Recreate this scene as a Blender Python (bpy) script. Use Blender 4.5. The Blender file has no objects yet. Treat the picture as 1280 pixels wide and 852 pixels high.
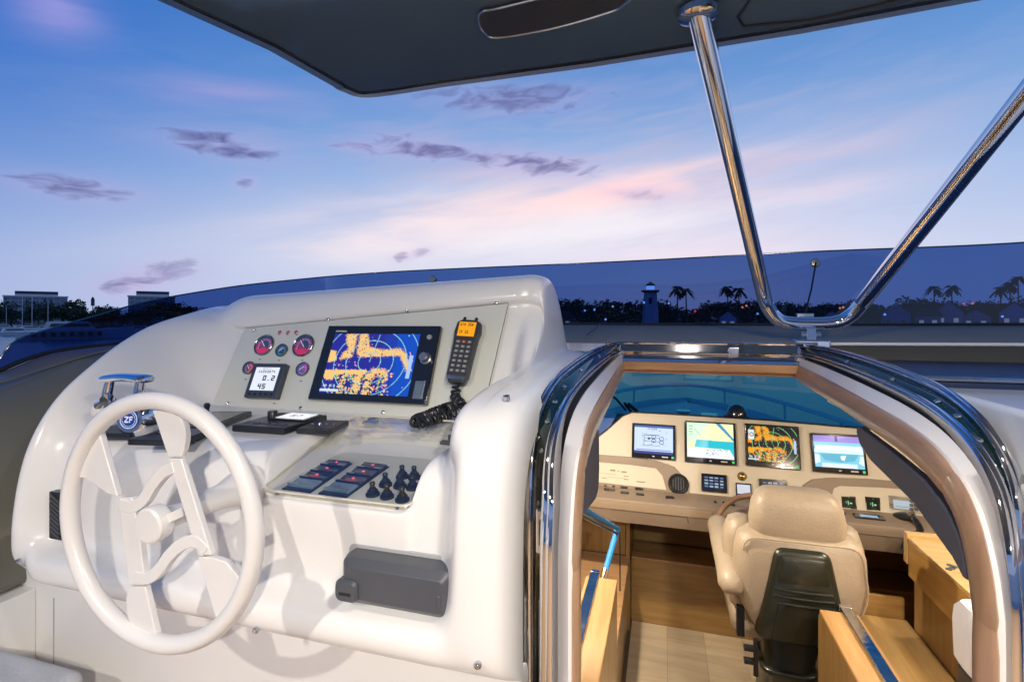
import bpy, math, random
import numpy as np
from mathutils import Vector, Matrix
random.seed(7); RNG = np.random.default_rng(7)
S = bpy.context.scene
COL = S.collection
# ------------------------------------------------------------------ camera
# boat frame: X to starboard, Y to the bow, Z up; the eye stands 1.5 m over the flybridge deck
TH = math.radians(16.5); FPX = 640.0; HOR = 395.0
EYE = Vector((0.0, 0.0, 1.5))
cam = bpy.data.cameras.new('camera'); cam.sensor_width = 36.0; cam.lens = 18.0
cam.shift_y = -(426.0 - HOR) / 1280.0
cam.clip_start = 0.02; cam.clip_end = 20000
camo = bpy.data.objects.new('camera', cam); COL.objects.link(camo)
camo.location = EYE; camo.rotation_euler = (math.pi / 2, 0, TH)
S.camera = camo
# ------------------------------------------------------------------ dusk sky
world = bpy.data.worlds.new('World'); S.world = world; world.use_nodes = True
S.view_settings.view_transform = 'Standard'; S.view_settings.look = 'None'
S.view_settings.exposure = 0.0; S.view_settings.gamma = 1.0
def build_sky():
    nt = world.node_tree; N = nt.nodes; L = nt.links; N.clear()
    def mt(op, a, b=None, c=None, clamp=False):
        n = N.new('ShaderNodeMath'); n.operation = op; n.use_clamp = clamp
        for i, v in enumerate((a, b, c)):
            if v is None: continue
            if isinstance(v, (int, float)): n.inputs[i].default_value = v
            else: L.new(v, n.inputs[i])
        return n.outputs[0]
    def mixc(f, a, b):
        n = N.new('ShaderNodeMix'); n.data_type = 'RGBA'
        if isinstance(f, (int, float)): n.inputs[0].default_value = f
        else: L.new(f, n.inputs[0])
        for s, v in ((6, a), (7, b)):
            if isinstance(v, tuple): n.inputs[s].default_value = (*v, 1)
            else: L.new(v, n.inputs[s])
        return n.outputs[2]
    tc = N.new('ShaderNodeTexCoord')
    rot = N.new('ShaderNodeVectorRotate'); rot.rotation_type = 'Z_AXIS'; rot.inputs['Angle'].default_value = -TH
    L.new(tc.outputs['Generated'], rot.inputs['Vector'])
    sp = N.new('ShaderNodeSeparateXYZ'); L.new(rot.outputs[0], sp.inputs[0])
    x, y, z = sp.outputs
    az = mt('ARCTAN2', x, y)                       # azimuth, 0 at the camera heading, + to the right
    hyp = mt('SQRT', mt('ADD', mt('MULTIPLY', x, x), mt('MULTIPLY', y, y)))
    el = mt('ARCTAN2', z, hyp)
    def gauss(a0, e0, sa, se, tilt=0.0):
        da = mt('SUBTRACT', az, a0); de = mt('SUBTRACT', mt('SUBTRACT', el, e0), mt('MULTIPLY', da, tilt))
        q = mt('ADD', mt('POWER', mt('ABSOLUTE', mt('DIVIDE', da, sa)), 2.0), mt('POWER', mt('ABSOLUTE', mt('DIVIDE', de, se)), 2.0))
        return mt('EXPONENT', mt('MULTIPLY', q, -1.0))
    # elevation ramp
    ramp = N.new('ShaderNodeValToRGB'); L.new(mt('MULTIPLY', mt('MAXIMUM', el, 0.0), 1.0 / 1.2), ramp.inputs[0])
    cr = ramp.color_ramp
    stops = [(0.0, (.46, .54, .78)), (.08, (.42, .54, .79)), (.2, (.24, .41, .73)), (.34, (.10, .27, .62)), (.55, (.04, .13, .38)), (1, (.025, .06, .17))]
    cr.elements[0].position = 0; cr.elements[0].color = (*stops[0][1], 1)
    cr.elements[1].position = 1; cr.elements[1].color = (*stops[-1][1], 1)
    for p, c in stops[1:-1]:
        e = cr.elements.new(p); e.color = (*c, 1)
    base = ramp.outputs[0]
    # a broad pale glow over the place where the sun went down, deeper blue towards the left
    left = mt('MULTIPLY', gauss(-1.0, .60, .50, .52), 1.0, clamp=True)
    base = mixc(left, base, (.0, .105, .52))
    glow = mt('MULTIPLY', gauss(.14, .04, .64, .20), .90)
    base = mixc(glow, base, (.68, .69, .84))
    def A(px): return math.atan2(px - 640, FPX)
    def E(px, py): return math.atan2(HOR - py, math.hypot(FPX, px - 640))
    def field(scale, sx, sy, seed, det=6, dist=0.0):
        nz = N.new('ShaderNodeTexNoise'); nz.inputs['Scale'].default_value = scale; nz.inputs['Detail'].default_value = det; nz.inputs['Distortion'].default_value = dist
        cmb = N.new('ShaderNodeCombineXYZ'); L.new(mt('MULTIPLY', az, sx), cmb.inputs[0]); L.new(mt('MULTIPLY', mt('SUBTRACT', el, mt('MULTIPLY', az, .12)), sy), cmb.inputs[1]); cmb.inputs[2].default_value = seed
        L.new(cmb.outputs[0], nz.inputs['Vector']); return nz.outputs['Fac']
    soft = mt('MULTIPLY', mt('SUBTRACT', field(4.0, .8, 4.0, 2.3, 8, .4), .36), 3.6, clamp=True)
    wisp = mt('MULTIPLY', mt('SUBTRACT', field(7.0, 1.0, 5.5, 5.1, 8, .8), .42), 4.0, clamp=True)
    # mauve veils higher up
    hi = gauss(.15, .28, .6, .14)
    base = mixc(mt('MULTIPLY', mt('MULTIPLY', wisp, hi), .55), base, (.38, .41, .62))
    # rose and cream banks, rising to the right
    for (px, py, sa, se, ti, k, col) in [(640, 260, .40, .058, .16, 1.0, (1.0, .78, .77)), (800, 236, .28, .028, .10, .9, (1.0, .64, .65)), (520, 298, .24, .030, .14, .8, (1.0, .78, .78)),
                                         (700, 292, .42, .040, .10, .7, (.82, .82, .90)), (985, 240, .16, .018, .0, .45, (.95, .66, .72)), (70, 12, .05, .035, .1, .75, (.42, .36, .74)), (285, 120, .12, .022, .1, .6, (.52, .38, .70)), (620, 215, .12, .014, .1, .5, (.9, .6, .66))]:
        g = gauss(A(px), E(px, py), sa, se, ti)
        base = mixc(mt('MULTIPLY', mt('MULTIPLY', g, mt('ADD', mt('MULTIPLY', soft, .75), .25)), k, clamp=True), base, col)
    # compact violet-grey clouds with a lit rim
    edge = field(17.0, 1.0, 3.0, 9.0, 9, .9)
    for (px, py, sa, se, ti, k) in [(281, 182, .062, .015, 0, 1.0), (510, 184, .060, .016, -.03, 1.0), (600, 196, .085, .013, -.12, .85), (690, 207, .075, .015, -.1, .85), (97, 236, .055, .012, 0, .8), (210, 338, .036, .014, .12, .75), (172, 350, .025, .010, .05, .65), (145, 360, .018, .009, 0, .6), (640, 125, .13, .018, 0, .8),
                                    (308, 229, .012, .008, 0, .6), (502, 322, .012, .007, .2, .5), (525, 316, .014, .006, .2, .35), (800, 243, .05, .008, -.1, .4), (440, 183, .03, .006, 0, .5)]:
        da = mt('SUBTRACT', az, A(px)); de = mt('SUBTRACT', mt('SUBTRACT', el, E(px, py)), mt('MULTIPLY', da, ti))
        q = mt('ADD', mt('POWER', mt('ABSOLUTE', mt('DIVIDE', da, sa * 1.25)), 2.0), mt('POWER', mt('ABSOLUTE', mt('DIVIDE', de, se * 1.25)), 2.0))
        m = mt('MULTIPLY', mt('SUBTRACT', mt('ADD', 1.0, mt('MULTIPLY', mt('SUBTRACT', edge, .5), 5.0)), q), .75, clamp=True)
        m2 = mt('MULTIPLY', mt('EXPONENT', mt('MULTIPLY', q, -.55)), .35)
        base = mixc(m2, base, (.50, .40, .68))
        base = mixc(mt('MULTIPLY', m, k * .92), base, (.10, .11, .31))
    # dusk behind the camera is dimmer; below the horizon a dark haze
    back = mt('MULTIPLY', mt('SUBTRACT', .35, y), .9, clamp=True)
    base = mixc(mt('MULTIPLY', back, .6), base, (.06, .11, .30))
    below = mt('MULTIPLY', mt('MULTIPLY', z, -1.0), 30.0, clamp=True)
    base = mixc(below, base, (.05, .12, .2))
    nish = N.new('ShaderNodeTexSky'); nish.sky_type = 'NISHITA'; nish.sun_disc = False
    nish.sun_elevation = math.radians(1.0); nish.sun_rotation = math.radians(5)
    bg = N.new('ShaderNodeBackground'); L.new(base, bg.inputs[0]); bg.inputs[1].default_value = 1.05
    bg2 = N.new('ShaderNodeBackground'); L.new(nish.outputs[0], bg2.inputs[0]); bg2.inputs[1].default_value = .02
    ad = N.new('ShaderNodeAddShader'); L.new(bg.outputs[0], ad.inputs[0]); L.new(bg2.outputs[0], ad.inputs[1])
    out = N.new('ShaderNodeOutputWorld'); L.new(ad.outputs[0], out.inputs[0])
build_sky()
# ------------------------------------------------------------------ helpers
def ray(px, py):
    a = (px - 640) / FPX; b = (HOR - py) / FPX; c, s = math.cos(TH), math.sin(TH)
    return Vector((a * c - s, a * s + c, b))
def onY(px, py, v): d = ray(px, py); return EYE + d * (v / d.y)
def onX(px, py, v): d = ray(px, py); return EYE + d * (v / d.x)
def onZ(px, py, v): d = ray(px, py); return EYE + d * ((v - 1.5) / d.z)
def onP(px, py, p, n): d = ray(px, py); return EYE + d * ((Vector(p) - EYE).dot(n) / d.dot(n))
def far(px, py, dist): return EYE + ray(px, py) * dist
def lin(c): return tuple(((v / 255.0) / 12.92 if v / 255.0 <= .04045 else ((v / 255.0 + .055) / 1.055) ** 2.4) for v in c)

MATS = {}
def mat(name, col, rough=.5, metal=0.0, coat=0.0, var=0.0, vscale=6.0, bump=0.0, bscale=40.0, spec=.5, emit=None, estr=0.0, sheen=0, rvar=0.0, stretch=(1, 1, 1)):
    if name in MATS: return MATS[name]
    m = bpy.data.materials.new(name); m.use_nodes = True; nt = m.node_tree; b = nt.nodes['Principled BSDF']
    b.inputs['Base Color'].default_value = (*col, 1); b.inputs['Roughness'].default_value = rough
    b.inputs['Metallic'].default_value = metal; b.inputs['Coat Weight'].default_value = coat; b.inputs['Coat Roughness'].default_value = .09
    b.inputs['Specular IOR Level'].default_value = spec
    if emit: b.inputs['Emission Color'].default_value = (*emit, 1); b.inputs['Emission Strength'].default_value = estr
    tc = nt.nodes.new('ShaderNodeTexCoord'); mp = nt.nodes.new('ShaderNodeMapping'); mp.inputs['Scale'].default_value = stretch
    nt.links.new(tc.outputs['Object'], mp.inputs[0])
    if var > 0 or rvar > 0:
        n = nt.nodes.new('ShaderNodeTexNoise'); n.inputs['Scale'].default_value = vscale; n.inputs['Detail'].default_value = 5
        nt.links.new(mp.outputs[0], n.inputs['Vector'])
        if var > 0:
            r = nt.nodes.new('ShaderNodeValToRGB'); r.color_ramp.elements[0].position = .3; r.color_ramp.elements[1].position = .7
            r.color_ramp.elements[0].color = (*[v * (1 - var) for v in col], 1); r.color_ramp.elements[1].color = (*[min(1, v * (1 + var)) for v in col], 1)
            nt.links.new(n.outputs['Fac'], r.inputs[0]); nt.links.new(r.outputs[0], b.inputs['Base Color'])
        if rvar > 0:
            mr = nt.nodes.new('ShaderNodeMapRange'); mr.inputs['To Min'].default_value = max(0, rough - rvar); mr.inputs['To Max'].default_value = rough + rvar
            nt.links.new(n.outputs['Fac'], mr.inputs[0]); nt.links.new(mr.outputs[0], b.inputs['Roughness'])
    if bump > 0:
        n2 = nt.nodes.new('ShaderNodeTexNoise'); n2.inputs['Scale'].default_value = bscale; n2.inputs['Detail'].default_value = 3
        nt.links.new(mp.outputs[0], n2.inputs['Vector'])
        bp = nt.nodes.new('ShaderNodeBump'); bp.inputs['Strength'].default_value = bump; bp.inputs['Distance'].default_value = .01
        nt.links.new(n2.outputs['Fac'], bp.inputs['Height']); nt.links.new(bp.outputs[0], b.inputs['Normal'])
    MATS[name] = m; return m
def wood(name, c0, c1, axis='X', rough=.35, scale=1.0, coat=.3):
    m = bpy.data.materials.new(name); m.use_nodes = True; nt = m.node_tree; b = nt.nodes['Principled BSDF']
    tc = nt.nodes.new('ShaderNodeTexCoord'); mp = nt.nodes.new('ShaderNodeMapping')
    s = {'X': (1.2, 14, 14), 'Y': (14, 1.2, 14), 'Z': (14, 14, 1.2)}[axis]
    mp.inputs['Scale'].default_value = [v * scale for v in s]
    nt.links.new(tc.outputs['Object'], mp.inputs[0])
    n = nt.nodes.new('ShaderNodeTexNoise'); n.inputs['Scale'].default_value = 2.2; n.inputs['Detail'].default_value = 8; n.inputs['Distortion'].default_value = .5
    nt.links.new(mp.outputs[0], n.inputs['Vector'])
    r = nt.nodes.new('ShaderNodeValToRGB'); r.color_ramp.elements[0].position = .3; r.color_ramp.elements[1].position = .72
    r.color_ramp.elements[0].color = (*c0, 1); r.color_ramp.elements[1].color = (*c1, 1)
    nt.links.new(n.outputs['Fac'], r.inputs[0])
    n3 = nt.nodes.new('ShaderNodeTexNoise'); n3.inputs['Scale'].default_value = 12; n3.inputs['Detail'].default_value = 3
    nt.links.new(mp.outputs[0], n3.inputs['Vector'])
    mx = nt.nodes.new('ShaderNodeMix'); mx.data_type = 'RGBA'; mx.blend_type = 'MULTIPLY'; mx.inputs[0].default_value = .25
    nt.links.new(r.outputs[0], mx.inputs[6]); nt.links.new(n3.outputs['Color'], mx.inputs[7])
    oi = nt.nodes.new('ShaderNodeObjectInfo'); hv = nt.nodes.new('ShaderNodeHueSaturation'); mr = nt.nodes.new('ShaderNodeMapRange'); mr.inputs['To Min'].default_value = .80; mr.inputs['To Max'].default_value = 1.12
    nt.links.new(oi.outputs['Random'], mr.inputs[0]); nt.links.new(mr.outputs[0], hv.inputs['Value']); nt.links.new(mx.outputs[2], hv.inputs['Color']); nt.links.new(hv.outputs[0], b.inputs['Base Color'])
    b.inputs['Roughness'].default_value = rough; b.inputs['Coat Weight'].default_value = coat; b.inputs['Coat Roughness'].default_value = .15
    bp = nt.nodes.new('ShaderNodeBump'); bp.inputs['Strength'].default_value = .08; bp.inputs['Distance'].default_value = .004
    nt.links.new(n3.outputs['Fac'], bp.inputs['Height']); nt.links.new(bp.outputs[0], b.inputs['Normal'])
    MATS[name] = m; return m
def glassy(name, tint, rough=0.0, gloss=.0, k=.6):
    m = bpy.data.materials.new(name); m.use_nodes = True; nt = m.node_tree; nt.nodes.clear()
    t = nt.nodes.new('ShaderNodeBsdfTransparent'); t.inputs[0].default_value = (*tint, 1)
    g = nt.nodes.new('ShaderNodeBsdfGlossy'); g.inputs['Roughness'].default_value = rough
    f = nt.nodes.new('ShaderNodeFresnel'); ge = nt.nodes.new('ShaderNodeNewGeometry'); io = nt.nodes.new('ShaderNodeMath'); io.operation = 'MULTIPLY_ADD'; io.inputs[1].default_value = 1 / 1.45 - 1.45; io.inputs[2].default_value = 1.45
    nt.links.new(ge.outputs['Backfacing'], io.inputs[0]); nt.links.new(io.outputs[0], f.inputs['IOR'])
    a = nt.nodes.new('ShaderNodeMath'); a.operation = 'MULTIPLY_ADD'; a.inputs[1].default_value = k; a.inputs[2].default_value = gloss; a.use_clamp = True
    nt.links.new(f.outputs[0], a.inputs[0])
    mx = nt.nodes.new('ShaderNodeMixShader'); nt.links.new(a.outputs[0], mx.inputs[0]); nt.links.new(t.outputs[0], mx.inputs[1]); nt.links.new(g.outputs[0], mx.inputs[2])
    o = nt.nodes.new('ShaderNodeOutputMaterial'); nt.links.new(mx.outputs[0], o.inputs[0])
    MATS[name] = m; return m
def screen_mat(name='screen_print', strength=1.0, emis=True):
    if name in MATS: return MATS[name]
    m = bpy.data.materials.new(name); m.use_nodes = True; nt = m.node_tree; b = nt.nodes['Principled BSDF']
    at = nt.nodes.new('ShaderNodeAttribute'); at.attribute_name = 'Col'
    if emis:
        b.inputs['Base Color'].default_value = (.01, .01, .01, 1); nt.links.new(at.outputs['Color'], b.inputs['Emission Color']); b.inputs['Emission Strength'].default_value = strength
    else: nt.links.new(at.outputs['Color'], b.inputs['Base Color'])
    b.inputs['Roughness'].default_value = .12
    MATS[name] = m; return m

gel = mat('white_gelcoat', (.83, .81, .78), .24, coat=.25, var=.015, vscale=2.5, rvar=.05)
gelp = mat('white_panel_gelcoat', (.68, .68, .60), .32, coat=.3, var=.02, vscale=5)
chrome = mat('polished_chrome', (.82, .82, .84), .045, metal=1.0, rvar=.03, vscale=9)
chrome_r = mat('brushed_steel', (.62, .62, .63), .22, metal=1.0, rvar=.08, vscale=30)
blackp = mat('black_plastic', (.018, .019, .022), .32, bump=.03, bscale=300)
blackg = mat('black_gloss_plastic', (.012, .013, .016), .1, coat=.6)
greyp = mat('charcoal_plastic', (.075, .08, .095), .42, bump=.05, bscale=350, var=.05)
cowlm = mat('grey_painted_cowl', (.27, .25, .20), .55, coat=.0, spec=.12, var=.05, vscale=4, bump=.015, bscale=60)
coam = mat('dark_grey_gloss_paint', (.15, .145, .115), .3, coat=.15, spec=.35, var=.06, vscale=3)
navy = mat('navy_vinyl', (.012, .028, .085), .38, bump=.05, bscale=140, var=.12)
topm = mat('dark_navy_gloss_paint', (.08, .12, .165), .12, coat=.8, bump=.12, bscale=1.2, var=.12, vscale=2)
rubber = mat('black_rubber', (.012, .012, .012), .6)
leather = mat('beige_leather', (.39, .32, .24), .42, var=.10, vscale=7, bump=.22, bscale=120)
taupe = mat('taupe_vinyl', (.235, .178, .13), .45, var=.06, bump=.06, bscale=220)
taupel = mat('light_taupe_vinyl', (.33, .25, .175), .45, var=.05, bump=.06, bscale=220)
cream = mat('cream_lacquer', (.56, .50, .40), .45, var=.03)
uphol = mat('slate_upholstery', (.068, .070, .088), .75, var=.1, vscale=12, bump=.18, bscale=260)
tframe = mat('white_frame_gelcoat', (.74, .70, .67), .25, coat=.4, var=.02)
blue = mat('blue_wrap', (.01, .17, .42), .65, bump=.06, bscale=60)
cush = mat('pale_grey_cushion', (.50, .52, .57), .8, bump=.3, bscale=120, var=.06)
walnut = wood('walnut_trim', (.42, .24, .14), (.58, .36, .22), 'Z', .34)
walnuty = wood('walnut_trim_lengthwise', (.42, .24, .14), (.58, .36, .22), 'Y', .34)
walnutx = wood('walnut_trim_crosswise', (.36, .18, .075), (.52, .29, .13), 'X', .34)
oak = wood('oak_panel', (.27, .15, .045), (.42, .25, .085), 'X', .38)
oakcap = wood('oak_cap', (.40, .22, .08), (.54, .33, .14), 'Y', .35)
oakz = wood('oak_panel_upright', (.27, .15, .045), (.42, .25, .085), 'Z', .38)
maple = wood('maple_counter', (.56, .34, .12), (.68, .45, .19), 'Y', .25, coat=.5)
floorw = wood('pale_floor_boards', (.58, .46, .31), (.74, .62, .45), 'X', .42, .6)
fly_glass = glassy('blue_tinted_glass', (.055, .12, .35), 0.0, .05, 1.0)
teal_glass = glassy('teal_tinted_glass', (.075, .42, .54), 0.0, .0, .3)
clear_lid = glassy('clear_acrylic', (.93, .93, .90), .015, .09, .9)
acryl = mat('smoked_teal_acrylic', (.004, .018, .020), .06, coat=.2)

def tag(o, label=None, cat=None, group=None, kind=None):
    if label: o['label'] = label
    if cat: o['category'] = cat
    if group: o['group'] = group
    if kind: o['kind'] = kind
    return o
def thing(name, loc, label, cat, group=None):
    o = bpy.data.objects.new(name, None); COL.objects.link(o); o.location = loc; o.empty_display_size = .05
    return tag(o, label, cat, group)
def wloc(o):
    v = Vector((0, 0, 0))
    while o is not None: v = v + o.location; o = o.parent
    return v
def obj(name, verts, faces, m, parent=None, smooth=True, angle=35, bevel=0, sub=0, segs=2, solid=0):
    org = wloc(parent) if parent is not None else Vector((0, 0, 0))
    me = bpy.data.meshes.new(name)
    me.from_pydata([tuple(Vector(v) - org) for v in verts], [], faces); me.validate(); me.update()
    o = bpy.data.objects.new(name, me); COL.objects.link(o)
    if parent is not None: o.parent = parent
    for mm in (m if isinstance(m, (list, tuple)) else [m]): me.materials.append(mm)
    if smooth:
        me.shade_smooth()
        if not sub: me.set_sharp_from_angle(angle=math.radians(angle))
    if solid:
        k = o.modifiers.new('thickness', 'SOLIDIFY'); k.thickness = solid; k.offset = 0
    if bevel:
        k = o.modifiers.new('bevel', 'BEVEL'); k.width = bevel; k.segments = segs; k.limit_method = 'ANGLE'; k.angle_limit = math.radians(40)
        k.harden_normals = True
    if sub:
        k = o.modifiers.new('sub', 'SUBSURF'); k.levels = sub; k.render_levels = sub
    return o
def join(*vf):
    V, Fc = [], []
    for v, f in vf:
        n = len(V); V += list(v); Fc += [tuple(i + n for i in q) for q in f]
    return V, Fc
def frame(n, up=(0, 0, 1)):
    n = Vector(n).normalized(); up = Vector(up)
    if abs(n.dot(up)) > .98: up = Vector((0, 1, 0))
    u = up.cross(n).normalized(); v = n.cross(u).normalized()
    return u, v, n
def boxg(c, size, fr=None):
    c = Vector(c); u, v, n = fr or (Vector((1, 0, 0)), Vector((0, 1, 0)), Vector((0, 0, 1)))
    V = [c + u * (sx * size[0] / 2) + v * (sy * size[1] / 2) + n * (sz * size[2] / 2) for sz in (-1, 1) for sy in (-1, 1) for sx in (-1, 1)]
    return V, [(0, 2, 3, 1), (4, 5, 7, 6), (0, 1, 5, 4), (2, 6, 7, 3), (0, 4, 6, 2), (1, 3, 7, 5)]
def bx(x0, x1, y0, y1, z0, z1): return boxg(((x0 + x1) / 2, (y0 + y1) / 2, (z0 + z1) / 2), (x1 - x0, y1 - y0, z1 - z0))
def prism(pts, d):
    """planar polygon (3D points) extruded by vector d"""
    pts = [Vector(p) for p in pts]; d = Vector(d); n = len(pts)
    V = pts + [p + d for p in pts]
    nrm = Vector((0, 0, 0))
    for i in range(n): nrm += pts[i].cross(pts[(i + 1) % n])
    fs = [tuple(range(n)), tuple(range(2 * n - 1, n - 1, -1))] + [(i, i + n, (i + 1) % n + n, (i + 1) % n) for i in range(n)]
    if nrm.dot(d) > 0: fs = [tuple(reversed(f)) for f in fs]
    return V, fs
def rrect(c, w, h, r, fr, k=4):
    u, v, n = fr; c = Vector(c); out = []
    for (sx, sy, a0) in ((1, 1, 0), (-1, 1, 90), (-1, -1, 180), (1, -1, 270)):
        for i in range(k + 1):
            a = math.radians(a0 + 90 * i / k)
            out.append(c + u * (sx * (w / 2 - r) + r * math.cos(a)) + v * (sy * (h / 2 - r) + r * math.sin(a)))
    return out
def circ(c, r, fr, k=24, r2=None):
    u, v, n = fr; c = Vector(c)
    return [c + u * (r * math.cos(2 * math.pi * i / k)) + v * ((r2 or r) * math.sin(2 * math.pi * i / k)) for i in range(k)]
def rings(rs, closed=False, caps=True):
    n = len(rs[0]); V = [Vector(p) for r in rs for p in r]; Fc = []
    m = len(rs)
    for j in range(m if closed else m - 1):
        a = j * n; b = ((j + 1) % m) * n
        for i in range(n):
            k = (i + 1) % n; Fc.append((a + i, a + k, b + k, b + i))
    if caps and not closed: Fc += [tuple(reversed(range(n))), tuple(range((m - 1) * n, m * n))]
    return V, Fc
def lathe(profile, org, axis, k=28):
    """profile: list of (radius, height along axis)"""
    fr = frame(axis); org = Vector(org)
    return rings([circ(org + fr[2] * h, max(r, 1e-5), fr, k) for r, h in profile])
def smooth_path(P, k=6, closed=False):
    P = [Vector(p) for p in P]; n = len(P); out = []
    for i in range(n if closed else n - 1):
        if closed: p0, p1, p2, p3 = P[(i - 1) % n], P[i], P[(i + 1) % n], P[(i + 2) % n]
        else: p0, p1, p2, p3 = P[max(i - 1, 0)], P[i], P[i + 1], P[min(i + 2, n - 1)]
        for j in range(k):
            t = j / k
            out.append(.5 * ((2 * p1) + (p2 - p0) * t + (2 * p0 - 5 * p1 + 4 * p2 - p3) * t * t + (3 * p1 - p0 - 3 * p2 + p3) * t ** 3))
    if not closed: out.append(P[-1])
    return out
def tube(P, r, k=12, closed=False, up=(0, 0, 1)):
    P = [Vector(p) for p in P]; n = len(P); rs = []
    t0 = (P[1] - P[0]).normalized(); u = frame(t0, up)[0]
    for i in range(n):
        a = P[(i - 1) % n] if (closed or i > 0) else P[0]; b = P[(i + 1) % n] if (closed or i < n - 1) else P[-1]
        t = (b - a).normalized(); u = (u - t * u.dot(t)).normalized(); v = t.cross(u)
        rr = r[i] if isinstance(r, (list, tuple)) else r
        rs.append([P[i] + u * (rr * math.cos(2 * math.pi * j / k)) + v * (rr * math.sin(2 * math.pi * j / k)) for j in range(k)])
    return rings(rs, closed)
def gridf(rows):
    m, n = len(rows), len(rows[0])
    return [Vector(p) for r in rows for p in r], [(j * n + i, j * n + i + 1, (j + 1) * n + i + 1, (j + 1) * n + i) for j in range(m - 1) for i in range(n - 1)]
def torus(c, R, r, fr, k=64, q=14):
    return tube(circ(c, R, fr, k), r, q, True, fr[2])
# ------------------------------------------------------------------ little painted canvases (print on screens and dials)
GL = {'0': '75557', '1': '26227', '2': '71747', '3': '71717', '4': '55711', '5': '74717', '6': '74757', '7': '71122', '8': '75757', '9': '75717',
      'A': '25755', 'B': '65656', 'C': '34443', 'D': '65556', 'E': '74647', 'F': '74644', 'G': '34553', 'H': '55755', 'I': '72227', 'K': '55655', 'L': '44447',
      'M': '57755', 'N': '57775', 'O': '25552', 'P': '65644', 'R': '65655', 'S': '34216', 'T': '72222', 'U': '55557', 'V': '55552', 'W': '55775', 'X': '55255', 'Y': '55222',
      'Z': '71247', '.': '00002', '-': '00700', ' ': '00000', ':': '02020', '/': '11244', '+': '02720'}
class Canvas:
    def __init__(s, w, h, bg): s.w, s.h = w, h; s.a = np.zeros((h, w, 3)); s.a[:] = lin(bg); s.Y, s.X = np.mgrid[0:h, 0:w]
    def rect(s, x0, y0, x1, y1, c): s.a[int(round(y0 * s.h)):max(int(round(y0 * s.h)) + 1, int(round(y1 * s.h))), int(round(x0 * s.w)):max(int(round(x0 * s.w)) + 1, int(round(x1 * s.w)))] = lin(c); return s
    def disc(s, x, y, r, c, r0=0.0, asp=None):
        d = np.hypot((s.X - x * s.w), (s.Y - y * s.h)) / s.w; s.a[(d <= r) & (d >= r0)] = lin(c); return s
    def line(s, x0, y0, x1, y1, c, t=1.0):
        ax, ay, bx_, by_ = x0 * s.w, y0 * s.h, x1 * s.w, y1 * s.h; L = max(1e-6, (bx_ - ax) ** 2 + (by_ - ay) ** 2)
        u = np.clip(((s.X - ax) * (bx_ - ax) + (s.Y - ay) * (by_ - ay)) / L, 0, 1)
        d = np.hypot(s.X - ax - u * (bx_ - ax), s.Y - ay - u * (by_ - ay)); s.a[d <= t * .5] = lin(c); return s
    def poly(s, pts, c, rough=0.0, hole=0.0):
        m = np.zeros((s.h, s.w), bool); P = [(x * s.w, y * s.h) for x, y in pts]
        jx = s.X + RNG.normal(0, rough, s.X.shape) if rough else s.X; jy = s.Y + RNG.normal(0, rough, s.X.shape) if rough else s.Y
        for i in range(len(P)):
            (x0, y0), (x1, y1) = P[i], P[(i + 1) % len(P)]
            if y0 == y1: continue
            cnd = ((y0 > jy) != (y1 > jy)) & (jx < (x1 - x0) * (jy - y0) / (y1 - y0) + x0); m ^= cnd
        if hole: m &= RNG.random(m.shape) > hole
        s.a[m] = lin(c); return s
    def specks(s, x0, y0, x1, y1, n, c, r=.01):
        for _ in range(n): s.disc(x0 + (x1 - x0) * RNG.random(), y0 + (y1 - y0) * RNG.random(), r * (.5 + RNG.random()), c)
        return s
    def text(s, t, x, y, c, k=1):
        px, py = int(x * s.w), int(y * s.h)
        for ch in t:
            g = GL.get(ch, '00000')
            for r_, v in enumerate(g):
                v = int(v)
                for b in range(3):
                    if v & (4 >> b): s.a[py + r_ * k:py + r_ * k + k, px + b * k:px + b * k + k] = lin(c)
            px += 4 * k
        return s
    def plane(s, name, p00, p10, p01, p11, m, parent, round_=False):
        """corners: top-left, top-right, bottom-left, bottom-right"""
        p00, p10, p01, p11 = map(Vector, (p00, p10, p01, p11)); H, W = s.h, s.w
        vv, uu = np.mgrid[0:H, 0:W]; uu = (uu / (W - 1))[..., None]; vv = (vv / (H - 1))[..., None]
        P = (np.array(p00) * (1 - uu) + np.array(p10) * uu) * (1 - vv) + (np.array(p01) * (1 - uu) + np.array(p11) * uu) * vv
        org = wloc(parent); P = (P - np.array(org)).reshape(-1, 3)
        idx = np.arange(H * W).reshape(H, W)
        q = np.stack([idx[:-1, :-1], idx[1:, :-1], idx[1:, 1:], idx[:-1, 1:]], -1).reshape(-1, 4)
        if round_:
            qc = np.stack([idx // W, idx % W], -1)[:-1, :-1].reshape(-1, 2)
            q = q[np.hypot((qc[:, 0] + .5) / (H - 1) - .5, (qc[:, 1] + .5) / (W - 1) - .5) < .5]
        me = bpy.data.meshes.new(name); me.vertices.add(len(P)); me.vertices.foreach_set('co', P.ravel())
        me.loops.add(q.size); me.loops.foreach_set('vertex_index', q.ravel()); me.polygons.add(len(q))
        me.polygons.foreach_set('loop_start', np.arange(0, q.size, 4)); me.update(calc_edges=True)
        ca = me.color_attributes.new('Col', 'FLOAT_COLOR', 'POINT')
        c4 = np.ones((H * W, 4)); c4[:, :3] = s.a.reshape(-1, 3); ca.data.foreach_set('color', c4.ravel())
        me.materials.append(m); o = bpy.data.objects.new(name, me); COL.objects.link(o); o.parent = parent
        return o
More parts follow.
